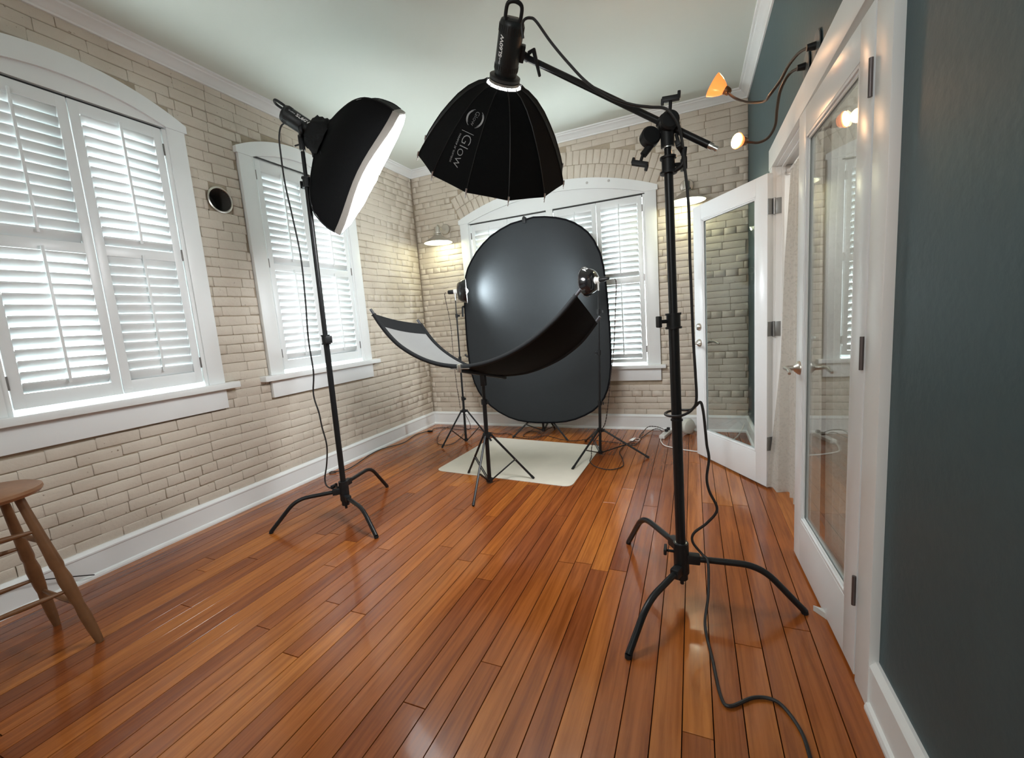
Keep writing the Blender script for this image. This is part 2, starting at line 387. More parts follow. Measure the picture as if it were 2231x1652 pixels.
def lay(s_lo, s_hi, z_lo, z_hi, ch, bl, wins, seed, hole=None, wav=.0035):
    """wins: (centre, half casing, z apron bottom, z corner, rise, band)"""
    rnd = random.Random(seed); out = []; n = int(round((z_hi-z_lo)/ch)); ch = (z_hi-z_lo)/n
    for c in range(n):
        z = z_lo+(c+.5)*ch; forb = []
        for (wc, wh, za, zc, rise, band) in wins:
            R, oz = arch(wc, wh, zc, rise); zt = z-ch*.3
            if za-ch*.55 < z < zc: forb.append((wc-wh-.004, wc+wh+.004))
            elif z >= zc and (R+band)**2-(zt-oz)**2 > 0:
                hw = min(math.sqrt((R+band)**2-(zt-oz)**2), (z-oz)*wh/(zc-oz)+.012)
                forb.append((wc-hw, wc+hw))
        if hole and abs(z-hole[1]) < hole[2]+ch*.3:
            hw = math.sqrt(max(0, hole[2]**2-max(0, abs(z-hole[1])-ch*.3)**2))+.004; forb.append((hole[0]-hw, hole[0]+hw))
        header = (c % 6 == 3)
        x = s_lo-rnd.uniform(0, bl)
        while x < s_hi:
            L = bl*(.5 if header else 1)*rnd.uniform(.93, 1.07)
            if not header and rnd.random() < .10: L *= .55
            a, b = max(x, s_lo), min(x+L, s_hi); x += L
            segs = [(a, b)]
            for f0, f1 in forb:
                ns = []
                for p, q in segs:
                    if q <= f0 or p >= f1: ns.append((p, q))
                    else:
                        if p < f0: ns.append((p, f0))
                        if q > f1: ns.append((f1, q))
                segs = ns
            for p, q in segs:
                if q-p > .025: out.append(((p+q)/2, z+wav*math.sin((p+q)*1.35+c*.33)+rnd.uniform(-.0015, .0015), q-p-rnd.choice((.0005, .003, .005)), ch-.004, rnd.uniform(-.011, .011)))
    for (wc, wh, za, zc, rise, band) in wins:
        if band < .05: continue
        R, oz = arch(wc, wh, zc, rise); th = math.atan2(wh, zc-oz); rows = 2; rh = band/rows
        for k in range(rows):
            rm = R+rh*(k+.5); nb = int(2*th*rm/.068)
            for i in range(nb):
                t = -th+2*th*(i+.5)/nb
                out.append((wc+rm*math.sin(t), oz+rm*math.cos(t), rh-.006, 2*th*rm/nb-.006, PI/2+t+rnd.uniform(-.03, .03)))
    return out
def place_bricks(wall, data, to_world, depth, seed):
    rnd = random.Random(seed); L = []
    for d in data:
        s, z, l, h, a = d; P, rot = to_world(s, z)
        q = P-CAM; zc = q.dot(fwd)
        px = 1115.5+FPX*q.dot(rt)/zc if zc > .1 else -9e9; py = 826-FPX*q.dot(upv)/zc if zc > .1 else -9e9
        inside = -30 < px < 2261 and -30 < py < 1682
        nrm = rot @ V((0, 1, 0)); sc = l*h*abs(nrm.dot(q))/q.length**3*(1 if inside else 1e-4)
        L.append((-sc, rnd.random(), d, P, rot))
    L.sort(key=lambda t: (t[0], t[1])); rest = bmesh.new()
    for i, (_, _, (s, z, l, h, a), P, rot) in enumerate(L):
        Mx = Matrix.Translation(P) @ rot.to_4x4() @ Matrix.Rotation(-a, 4, 'Y') @ Matrix.Diagonal((l, depth*rnd.uniform(.8, 1.2), h, 1))
        me = BM[rnd.randrange(len(BM))]
        if i < 300: inst(me, 'brick', wall, Mx)
        else:
            tmp = me.copy(); tmp.transform(Mx); rest.from_mesh(tmp); bpy.data.meshes.remove(tmp)
    me = bpy.data.meshes.new('brickwork'); rest.to_mesh(me); rest.free(); me.materials.append(M_brick)
    o = bpy.data.objects.new('brickwork', me); COL.objects.link(o); o.parent = wall; o['kind'] = 'stuff'
RL_ = Matrix.Rotation(-PI/2, 3, 'Z'); RB_ = Matrix.Rotation(PI, 3, 'Z')
dl = lay(-4.85, -.002, BH-.01, CB+.02, .0655, .205, [(-3.10, .57, .755, 2.60, .15, .012), (-1.603, .57, .755, 2.60, .15, .012)], 3, (-2.345, 2.19, .088), .007)
place_bricks(wall_left, dl, lambda s, z: (V((-.013, s, z)), RL_), .011, 5)
dr = lay(.002, W-.001, BH-.01, CB+.02, .0625, .203, [(1.663, 1.056, .512, 2.37, .215, .27)], 11)
place_bricks(wall_back, dr, lambda s, z: (V((s, .013, z)), RB_), .011, 6)

# ------------------------------------------------------------------ floor planks
floor = MB().box((-.2, YN-.1, -.08), (W+.13, .2, -.0205)).build('floor', mat('subfloor', (.03, .015, .01), .9), kind='structure')
rnd = random.Random(21); x = .004; npl = 0; rest = MB()
while x < W:
    w = rnd.choice([.083, .084, .085, .086]); w = min(w, W+.02-x); y = .0
    y -= 0
    y = 0.0; first = True
    while y > YN:
        L = rnd.uniform(.7, 2.6) if not first else rnd.uniform(.3, 2.2); first = False
        y2 = max(YN, y-L)
        g = .0015; c = .0005; x0, x1, a, b = x+g, x+w-g, y2+g, y-g; dz = rnd.uniform(-.0004, 0)
        # chamfered board
        vs_ = [(x0, a, -.02), (x1, a, -.02), (x1, b, -.02), (x0, b, -.02), (x0, a, -c+dz), (x1, a, -c+dz), (x1, b, -c+dz), (x0, b, -c+dz),
               (x0+c, a+c, dz), (x1-c, a+c, dz), (x1-c, b-c, dz), (x0+c, b-c, dz)]
        fs = [(0,3,2,1)]+[(i, (i+1) % 4, 4+(i+1) % 4, 4+i) for i in range(4)]+[(4+i, 4+(i+1) % 4, 8+(i+1) % 4, 8+i) for i in range(4)]+[(8,9,10,11)]
        if y > -4.25:
            p = MB(); p.add(vs_, fs); o = p.build('plank', M_floor, floor, smooth=False); npl += 1
        else: rest.add(vs_, fs)
        y = y2
    x += w
rest.build('planks', M_floor, floor, smooth=False, kind='stuff')

# ------------------------------------------------------------------ trims
def profile_run(name, prof, a, b, nrm, m=M_white, parent=None, **kw):
    """prof: (out, z) closed polygon swept from a to b; nrm = direction out of the wall"""
    mb = MB(); a = V(a); b = V(b); nrm = V(nrm)
    mb.prism([a+nrm*o+V((0, 0, z)) for o, z in prof], b-a)
    return mb.build(name, m, parent, **kw)
BP = [(-.012, 0), (.030, 0), (.030, .010), (.026, .020), (.018, .026), (.018, .128), (.022, .134), (.022, .142), (.016, .150), (.008, .159), (-.012, .159)]
profile_run('baseboard_left', BP, (0, YN, 0), (0, 0, 0), (1, 0, 0), ang=14, kind='structure')
profile_run('baseboard_back', BP, (0, 0, 0), (W, 0, 0), (0, -1, 0), ang=14, kind='structure')
profile_run('baseboard_right', BP, (W, YN, 0), (W, -3.075, 0), (-1, 0, 0), ang=14, kind='structure')
profile_run('baseboard_right', BP, (W, -1.29, 0), (W, 0, 0), (-1, 0, 0), ang=14, kind='structure')
CP = [(-.01, CB-H), (.010, CB-H), (.014, -.060), (.022, -.054), (.030, -.040), (.046, -.028), (.058, -.022), (.062, -.014), (.076, -.010), (.080, .002), (-.01, .002)]
profile_run('trim_1', CP, (0, YN, H), (0, 0, H), (1, 0, 0), ang=30, kind='structure')
profile_run('trim_2', CP, (0, 0, H), (W, 0, H), (0, -1, 0), ang=30, kind='structure')
profile_run('trim_3', CP, (W, YN, H), (W, 0, H), (-1, 0, 0), ang=30, kind='structure')

# ------------------------------------------------------------------ windows with plantation shutters
def louver_mesh(L):
    mb = MB(); prof = []
    for k in range(10):
        t = 2*PI*k/10; prof.append((.0045*math.cos(t), .0315*math.sin(t)))
    mb.prism([(-L/2, a, b) for a, b in prof], (L, 0, 0))
    bm = bmesh.new(); vv = [bm.verts.new(p) for p in mb.v]; [bm.faces.new([vv[i] for i in f]) for f in mb.f]
    bmesh.ops.recalc_face_normals(bm, faces=bm.faces)
    for f in bm.faces: f.smooth = len(f.verts) == 4
    me = bpy.data.meshes.new('louver'); bm.to_mesh(me); bm.free(); me.materials.append(M_shut); return me
LM = {}
def window(name, loc, rz, half, zs, zc, rise, ztop, panels, zones, sill_t, apron_b, mull=None, ext=.08):
    r = thing(name, loc, rz, kind='structure')
    cw = .105; inn = half-cw
    B = lambda nm, mb, m=M_white, par=r, **k: mb.build(nm, m, par, local=True, **k)
    for s in (-1, 1):
        x0, x1 = sorted((s*inn, s*half))
        B('side_casing', MB().box((x0, -.012, zs), (x1, .022, zc-.02)), bevel=.003)
    # arched head casing
    R, oz = arch(0, half, zc, rise); th = math.asin(half/R); K = 28; po = []; pi_ = []
    for i in range(K+1):
        t = -th+2*th*i/K; po.append((R*math.sin(t), oz+R*math.cos(t)))
    zin = zc-.045; R2, oz2 = arch(0, inn, zin, rise-.06)
    th2 = math.asin(inn/R2)
    for i in range(K+1):
        t = -th2+2*th2*i/K; pi_.append((R2*math.sin(t), oz2+R2*math.cos(t)))
    mb = MB(); y0, y1 = -.012, .027
    outer = [(-half-.014, zc-.045)]+[(a*(1+.014/half), b) for a, b in po]+[(half+.014, zc-.045)]
    inner = [(-inn, zc-.045)]+pi_+[(inn, zc-.045)]
    n = len(outer); P = [V((a, y1, b)) for a, b in outer]+[V((a, y1, b)) for a, b in inner]+[V((a, y0, b)) for a, b in outer]+[V((a, y0, b)) for a, b in inner]
    fs = []
    for i in range(n-1):
        fs += [(i, i+1, n+i+1, n+i), (2*n+i, 3*n+i, 3*n+i+1, 2*n+i+1), (i, 2*n+i, 2*n+i+1, i+1), (n+i, n+i+1, 3*n+i+1, 3*n+i)]
    fs += [(0, n, 3*n, 2*n), (n-1, 3*n-1, 4*n-1, 2*n-1)]
    mb.add(P, fs); B('arch_casing', mb)
    # flat infill under the arch, above the shutters
    mb = MB(); poly = [(-inn-.002, ztop)]+[(a, b+.002) for a, b in pi_]+[(inn+.002, ztop)]
    mb.prism([V((a, -.012, b)) for a, b in poly], (0, .022, 0)); B('arch_panel', mb)
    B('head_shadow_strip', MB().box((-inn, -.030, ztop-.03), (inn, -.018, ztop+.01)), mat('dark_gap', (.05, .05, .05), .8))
    B('sill', MB().box((-half-ext, -.16, zs-sill_t), (half+ext, .062, zs)), bevel=.006)
    B('apron', MB().box((-half, -.010, apron_b), (half, .020, zs-sill_t)), bevel=.002)
    # reveal boards and glass pane
    for s in (-1, 1):
        x0, x1 = sorted((s*(inn-.022), s*inn))
        B('frame_post', MB().box((x0, -.03, zs), (x1, .012, ztop-.012)), bevel=.002)
        B('reveal', MB().box((s*(inn+.012)-.012, -.17, zs), (s*(inn+.012)+.012, -.012, ztop)))
    B('glass', MB().box((-inn, -.150, zs), (inn, -.146, ztop+.1)), M_wglass)
    # outer sash behind the shutters
    for zz in (zs+.02, (zs+ztop)/2, ztop-.04):
        B('sash_rail', MB().box((-inn, -.15, zz-.02), (inn, -.12, zz+.02)))
    if mull: B('mullion', MB().box((-mull, -.012, zs), (mull, .016, ztop)), bevel=.003)
    for pidx, (pc, pw, tilts, hs) in enumerate(panels):
        st = .044; zb = zs+.028; zt = ztop-.016; th_ = .013
        mb = MB()
        for s in (-1, 1):
            x0, x1 = sorted((pc+s*pw/2, pc+s*(pw/2-st))); mb.box((x0, -th_-.006, zb), (x1, th_-.006, zt))
        xa, xb = pc-pw/2+st, pc+pw/2-st
        zs_ = [(zb, zones[0][0]), (zones[0][1], zones[1][0]), (zones[1][1], zt)]
        for a, b in zs_: mb.box((xa-.001, -th_-.006, a), (xb+.001, th_-.006, b))
        sp = B('shutter_panel', mb, M_shut, bevel=.0015)
        Lw = xb-xa-.002; key = round(Lw, 4)
        if key not in LM: LM[key] = louver_mesh(Lw)
        for (z0, z1), tl in zip(zones, tilts):
            nl = 13; p = (z1-z0)/nl
            for k in range(nl):
                z = z0+p*(k+.5)
                inst(LM[key], 'louver', sp, Matrix.Translation((pc, -.006, z)) @ Matrix.Rotation(-math.radians(tl+random.uniform(-1, 1)), 4, 'X') @ Matrix.Diagonal((1, 1, 1, 1)))
            yr = .0315*math.sin(math.radians(tl))+.004
            MB().box((pc-.006, yr-.004, z0+.03), (pc+.006, yr+.005, z1+.02)).build('tilt_rod', M_shut, sp, local=True, bevel=.001)
        for zh in (zb+.13, (zb+zt)/2+.03, zt-.12):
            xh = pc+hs*(pw/2+.003)
            MB().box((xh-.004, .005, zh-.034), (xh+.004, .0115, zh+.034)).build('hinge', mat('antique_hinge', (.20, .19, .18), .4, metal=.8), sp, local=True)
    return r
pw = .434
zn = ((1.03, 1.735), (1.79, 2.475))
window('window_1', (0, -3.10, 0), -PI/2, .57, .930, 2.60, .15, 2.555, [(.2195, pw, (33, 17), 1), (-.2195, pw, (15, 34), -1)], zn, .042, .755)
window('window_2', (0, -1.603, 0), -PI/2, .57, .930, 2.60, .15, 2.575, [(.2195, pw, (30, 26), 1), (-.2195, pw, (28, 30), -1)], zn, .042, .755)
zb_ = ((.735, 1.49), (1.55, 2.235))
win3 = window('window_3', (1.663, 0, 0), PI, 1.056, .672, 2.37, .215, 2.32,
       [(-.703, .438, (32, 34), -1), (-.261, .438, (18, 20), 1), (.703, .438, (26, 22), 1), (.261, .438, (30, 20), -1)], zb_, .035, .512, mull=.036, ext=.048)
for x_, z_ in ((2.074, 2.505), (2.287, 2.485)):
    MB().lathe([(.001, .004), (.009, .003), (.012, 0)][::-1], (x_, -.027, z_), (0, -1, 0), 14, caps=False).build('screw_cap', mat('grey_cap', (.50, .49, .47), .5), win3)
# ------------------------------------------------------------------ pipe collar in the brick
t = thing('vent_pipe', (0, -2.345, 2.19), label='round open pipe collar set in the brick between the two left windows', category='vent')
mb = MB(); mb.lathe([(.088, -.012), (.088, .004), (.080, .007), (.076, .004), (.076, -.012)], (0, -2.345, 2.19), (1, 0, 0), 32, caps=False); mb.build('collar', M_nickel, t)
mb = MB(); K = 32; P = []
for k in range(K):
    a = 2*PI*(k+.5)/K; c_, s_ = math.cos(a), math.sin(a); q = .0855/max(abs(c_), abs(s_)); P += [V((-.013, -2.345+c_*q, 2.19+s_*q)), V((-.013, -2.345+c_*.077, 2.19+s_*.077))]
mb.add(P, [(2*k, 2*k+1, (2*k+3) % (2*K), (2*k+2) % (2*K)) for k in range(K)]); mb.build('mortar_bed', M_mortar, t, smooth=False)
MB().lathe([(.076, .0), (.076, -.16), (.001, -.16)], (0, -2.345, 2.19), (1, 0, 0), 28, caps=False).build('pipe', mat('dark_pipe', (.10, .095, .085), .5), t)

# ------------------------------------------------------------------ door casing, jambs, doors
dc = thing('trim_4', (W, -2.17, 0), kind='structure')
fx = W-.024
MB().box((fx, -3.078, 0), (W+.002, DY0-.006, 2.105)).build('side_casing', M_white, dc, bevel=.003)
MB().box((fx, DY1+.006, 0), (W+.002, -1.290, 2.105)).build('side_casing', M_white, dc, bevel=.003)
MB().box((fx-.003, -3.085, DZ+.006), (W+.002, -1.283, 2.110)).build('head_casing', M_white, dc, bevel=.003)
MB().box((W-.002, DY0-.022, 0), (W+.132, DY0, DZ)).build('jamb', M_white, dc, bevel=.002)
MB().box((W-.002, DY1, 0), (W+.132, DY1+.022, DZ)).build('jamb', M_white, dc, bevel=.002)
MB().box((W-.002, DY0, DZ), (W+.132, DY1, DZ+.017)).build('jamb', M_white, dc, bevel=.002)
MB().box((W+.026, DY1-.008, 0), (W+.044, DY1, DZ)).build('jamb_bead', M_white, dc, bevel=.002)
MB().box((W+.026, DY0, DZ-.008), (W+.044, DY1, DZ)).build('jamb_bead', M_white, dc, bevel=.002)
for a, b in (((W+.084, DY0, 0), (W+.112, DY0+.012, DZ)), ((W+.084, DY1-.012, 0), (W+.112, DY1, DZ)), ((W+.084, DY0, DZ-.012), (W+.112, DY1, DZ))):
    MB().box(a, b).build('door_stop', M_white, dc, bevel=.002)
MB().box((W-.02, DY0, -.005), (W+.15, DY1, .006)).build('threshold', M_floor, dc)

def door(name, hinge, ang, width, label, deadbolt=False, side=1, hz=.93, swing=1):
    """local: x along the leaf from the hinge, y = thickness, z up"""
    r = thing(name, hinge, ang, kind='structure'); hh = 1.955; z0 = .012; st = .098; br = .205; tr_ = .105; t2 = .0175
    B = lambda nm, mb, m=M_door, par=r, **k: mb.build(nm, m, par, local=True, **k)
    B('stile', MB().box((0, -t2, z0), (st, t2, hh)), bevel=.002)
    B('stile', MB().box((width-st, -t2, z0), (width, t2, hh)), bevel=.002)
    B('rail', MB().box((st, -t2, z0), (width-st, t2, z0+br)), bevel=.002)
    B('rail', MB().box((st, -t2, hh-tr_), (width-st, t2, hh)), bevel=.002)
    gx0, gx1, gz0, gz1 = st, width-st, z0+br, hh-tr_
    # moulded glass stops on both faces
    for s in (-1, 1):
        for q, (a, b) in enumerate((((gx0, gz0), (gx1, gz0)), ((gx0, gz1), (gx1, gz1)), ((gx0, gz0), (gx0, gz1)), ((gx1, gz0), (gx1, gz1)))):
            mb = MB(); w_ = .011
            if q == 0: mb.box((gx0, s*.004, gz0), (gx1, s*.016, gz0+w_)).box((gx0+w_, s*.004, gz0+w_), (gx1-w_, s*.010, gz0+w_*1.8))
            if q == 1: mb.box((gx0, s*.004, gz1-w_), (gx1, s*.016, gz1)).box((gx0+w_, s*.004, gz1-w_*1.8), (gx1-w_, s*.010, gz1-w_))
            if q == 2: mb.box((gx0, s*.004, gz0), (gx0+w_, s*.016, gz1)).box((gx0+w_, s*.004, gz0+w_), (gx0+w_*1.8, s*.010, gz1-w_))
            if q == 3: mb.box((gx1-w_, s*.004, gz0), (gx1, s*.016, gz1)).box((gx1-w_*1.8, s*.004, gz0+w_), (gx1-w_, s*.010, gz1-w_))
            B('glass_stop', mb)
    B('glass', MB().box((gx0+.002, -.0025, gz0+.002), (gx1-.002, .0025, gz1-.002)), M_glass)
    hx = width-.058
    for s in (-1, 1):
        h = B('door_handle', MB().lathe([(.031, 0), (.030, .006), (.020, .016), (.012, .024), (.011, .046)], (hx, s*t2, hz), (0, s, 0), 24), M_nickel)
        pts = rounded([(hx, s*(t2+.043), hz), (hx+.0, s*(t2+.055), hz), (hx-.045, s*(t2+.058), hz+.004), (hx-.085, s*(t2+.054), hz-.003), (hx-.105, s*(t2+.060), hz-.010)], .014)
        MB().tube(pts, .008, 10, rr=[.010-.0035*i/(len(pts)-1) for i in range(len(pts))]).build('lever', M_nickel, h, local=True)
        if deadbolt: B('deadbolt', MB().lathe([(.030, 0), (.030, .004), (.024, .016), (.019, .020), (.001, .021)], (hx, s*t2, hz+.125), (0, s, 0), 22), M_nickel)
    return r
def door_hinges(root, ys, xj, yj, d, m):
    for z in (.235, 1.055, 1.765):
        pass
# far leaf, swung right open into the room
h1 = V((W-.034, DY1-.008, 0)); f1 = V((3.045, -.745, 0)); a1 = math.atan2(f1.y-h1.y, f1.x-h1.x)
d1 = door('door_1', h1, a1, (f1-h1).length, '', deadbolt=True, hz=.925)
h2 = V((W-.006, DY0+.006, 0)); a2 = math.radians(91.7)
d2 = door('door_2', h2, a2, .752, '', hz=.905)
MH = mat('dull_steel_hinge', (.33, .34, .34), .38, metal=.9)
for z in (.30, 1.035, 1.765):
    # far leaf: two flat plates opened out at the jamb
    mb = MB().box((W-.004, DY1-.0045, z-.045), (W+.032, DY1-.001, z+.045)); o = mb.build('hinge', MH, dc, bevel=.0012)
    mb = MB(); mb.box((-.0045, -.018, z-.045), (-.001, .017, z+.045)); mb.build('hinge', MH, d1, local=True, bevel=.0012)
    MB().cyl((W-.012, DY1-.008, z-.047), (W-.012, DY1-.008, z+.047), .006, n=10).build('hinge_pin', MH, dc)
    MB().cyl((W-.030, DY0+.004, z-.048), (W-.030, DY0+.004, z+.048), .0055, n=10).build('hinge_pin', mat('dark_hinge', (.15, .13, .13), .4, metal=.8), dc)

# ------------------------------------------------------------------ curtains behind the doors
def curtain(name, top, bot, ztop, zbot, folds, amp, label):
    """top / bot: polylines (x, y) followed by the cloth at the rod and at the hem"""
    mb = MB(); nu, nv = folds*10, 22; P = []
    T = resample(smoothline([V((a, b, 0)) for a, b in top], 6), nu+1); B = resample(smoothline([V((a, b, 0)) for a, b in bot], 6), nu+1)
    for j in range(nv+1):
        t = j/nv; e = t**1.3
        for i in range(nu+1):
            u = i/nu; c = T[i].lerp(B[i], e); d = (T[min(nu, i+1)].lerp(B[min(nu, i+1)], e)-T[max(0, i-1)].lerp(B[max(0, i-1)], e)).normalized(); n = V((-d.y, d.x, 0))
            ph = u*folds*2*PI+.5*math.sin(3*t+u*4); a = amp*(1+.35*math.sin(5*u+3*t))*(.5+.5*min(1, t*4))
            P.append(c+n*a*math.sin(ph)+d*.2*a*math.sin(2*ph)+V((0, 0, ztop+(zbot-ztop)*t+.006*math.sin(ph)*(t > .98))))
    fs = [(j*(nu+1)+i, j*(nu+1)+i+1, (j+1)*(nu+1)+i+1, (j+1)*(nu+1)+i) for j in range(nv) for i in range(nu)]
    mb.add(P, fs); return mb.build(name, M_sheer, origin=(top[0][0], top[0][1], ztop), ang=180, label=label, category='curtain')
def resample(L, n):
    d = [0]
    for a, b in zip(L, L[1:]): d.append(d[-1]+(b-a).length)
    o_ = []; j = 0
    for i in range(n):
        s_ = d[-1]*i/(n-1)
        while j < len(d)-2 and d[j+1] < s_: j += 1
        o_.append(L[j].lerp(L[j+1], (s_-d[j])/(d[j+1]-d[j])))
    return o_
XC = W+.064
curtain('sheer_curtain', [(XC, -1.425), (XC, -1.65), (XC, -2.12)], [(W-.052, -1.412), (W+.012, -1.455), (W+.070, -1.53), (XC, -1.75), (XC, -2.14)], 1.935, .012, 8, .020, 'sheer lace curtain in the open half of the double doorway, its hem pulled out')
curtain('sheer_curtain', [(XC, -2.22), (XC, -2.93)], [(XC, -2.25), (XC, -2.93)], 1.935, .012, 8, .013, 'sheer lace curtain hanging behind the glass of the nearer closed door')
t = thing('curtain_rod', (XC, -2.17, 1.945), label='white curtain rod above the double doorway holding the lace sheers', category='rod')
MB().cyl((XC, DY0, 1.945), (XC, DY1, 1.945), .009).build('rod', M_wpl, t)
for y in (DY1-.006, DY0+.006): MB().cyl((XC, y-.006, 1.945), (XC, y+.006, 1.945), .016).build('bracket', M_wpl, t)

# ------------------------------------------------------------------ lamps on the walls
def sconce(x, label, g):
    t = thing('wall_sconce', (x, 0, 2.31), label=label, category='wall lamp')
    t['group'] = g
    MB().lathe([(.060, 0), (.060, .010), (.054, .018), (.012, .022)], (x, .0, 2.31), (0, -1, 0), 28).build('backplate', M_nickel, t)
    arm = rounded([(x, -.015, 2.30), (x, -.10, 2.30), (x, -.155, 2.33), (x, -.19, 2.33), (x, -.19, 2.28)], .05)
    MB().tube(arm, .0085, 10).build('arm', M_nickel, t)
    MB().lathe([(.026, 0), (.030, -.006), (.030, -.055), (.040, -.060), (.040, -.072), (.033, -.074), (.044, -.084), (.044, -.092)][::-1], (x, -.19, 2.305), (0, 0, 1), 26).build('socket_cup', M_nickel, t)
    sh = MB(); n = 40
    prof = [(.042, 2.218), (.055, 2.206), (.105, 2.172), (.150, 2.145), (.158, 2.137), (.156, 2.133), (.148, 2.140), (.103, 2.166), (.052, 2.199), (.030, 2.205)]
    sh.lathe([(r, z-2.1) for r, z in prof[:6]], (x, -.19, 2.1), (0, 0, 1), n, caps=False).build('shade', M_nickel, t)
    MB().lathe([(r, z-2.1) for r, z in prof[5:]], (x, -.19, 2.1), (0, 0, 1), n, caps=False).build('shade_lining', mat('white_enamel', (.85, .87, .85), .35), t)
    MB().lathe([(.012, .055), (.022, .045), (.030, .025), (.030, .005), (.020, -.014), (.002, -.022)], (x, -.19, 2.160), (0, 0, 1), 20, caps=False).build('bulb', emit('cool_bulb', (1.0, 1.0, .80), 6), t)
    l = point('sconce_light', (x, -.19, 2.118), 2.4, (1.0, .98, .64), .03); l.parent = t; l.location = V((0, -.19, 2.118-2.31))
sconce(.41, 'nickel barn style wall lamp lit in the corner left of the far window', 'barn style wall lamps')
sconce(2.985, 'nickel barn style wall lamp lit right of the far window, behind the boom stand pole', 'barn style wall lamps')

def gooseneck(path, n, label, shade):
    t = thing('gooseneck_lamp', path[0], label=label, category='lamp'); t['group'] = 'gooseneck lamps on the teal wall'
    b = V(path[0]); b.x = W
    MB().lathe([(.052, .004), (.055, .006), (.052, .009), (.010, .011), (.010, .0)], b, (-1, 0, 0), 32, caps=False).build('canopy', mat('clear_dark_edge', (.06, .075, .08), .35), t)
    MB().cyl(b, b+V((-.040, 0, 0)), .016, .012).build('collar', M_blkp, t)
    L = smoothline([b+V((-.03, 0, 0))]+path, 6)
    MB().tube(L, .0062, 8).build('arm', mat('bronze_arm', (.060, .045, .034), .4, metal=.6), t)
    e = V(path[-1]); n = V(n).normalized()
    MB().lathe([(.009, -.020), (.017, -.012), (.021, .006), (.020, .018), (.010, .020)], e, n, 18).build('socket', mat('copper_socket', (.20, .10, .05), .4, metal=.5), t)
    amber = mat('amber_glass_glow', (.8, .30, .10), .25, emis=(1.0, .22, .045), estr=.95)
    if shade:
        MB().lathe([(.018, .010), (.030, .024), (.046, .052), (.056, .080), (.054, .080), (.043, .052), (.026, .026), (.016, .014)], e, n, 28, caps=False).build('reflector', amber, t)
        MB().lathe([(.008, .02), (.016, .030), (.017, .042), (.010, .056), (.001, .060)], e, n, 16, caps=False).build('bulb', emit('warm_bulb', (1.0, .72, .35), 16), t)
    else:
        MB().lathe([(.012, .008), (.026, .020), (.036, .040), (.030, .042), (.001, .044)], e, n, 24, caps=False).build('reflector', amber, t)
        MB().lathe([(.001, .0445), (.030, .0425), (.034, .046), (.020, .056), (.001, .060)], e, n, 20, caps=False).build('bulb', emit('warm_bulb2', (1.0, .70, .34), 9), t)
    return t
gooseneck([(3.453, -2.289, 2.180), (3.43, -2.239, 2.192), (3.406, -2.170, 2.184), (3.385, -2.110, 2.155), (3.350, -2.070, 2.122), (3.336, -2.020, 2.122), (3.276, -1.973, 2.152), (3.232, -1.927, 2.197), (3.206, -1.873, 2.247), (3.195, -1.840, 2.280)],
          (-.72, -.02, .50), 'bronze gooseneck lamp on the teal wall, the upper one with its amber cone turned up', True)
gooseneck([(3.453, -2.120, 2.186), (3.428, -2.083, 2.189), (3.408, -2.062, 2.167), (3.394, -2.041, 2.130), (3.388, -2.019, 2.071), (3.385, -1.996, 2.015), (3.361, -1.98, 1.974), (3.325, -1.964, 1.964), (3.289, -1.945, 1.978), (3.262, -1.930, 1.993)],
          (-.75, -.62, .03), 'bronze gooseneck lamp on the teal wall, the lower one with a round glowing bulb', False)
point('gooseneck_light', (3.17, -1.82, 2.36), 1.6, (1.0, .55, .28), .03)
point('gooseneck_light', (3.18, -1.96, 2.00), 1.2, (1.0, .55, .28), .03)

spot('rear_gooseneck_light', (3.16, -3.62, 2.45), (.32, .22, -.78), 7, 42, (1.0, .50, .30), .03, .9)

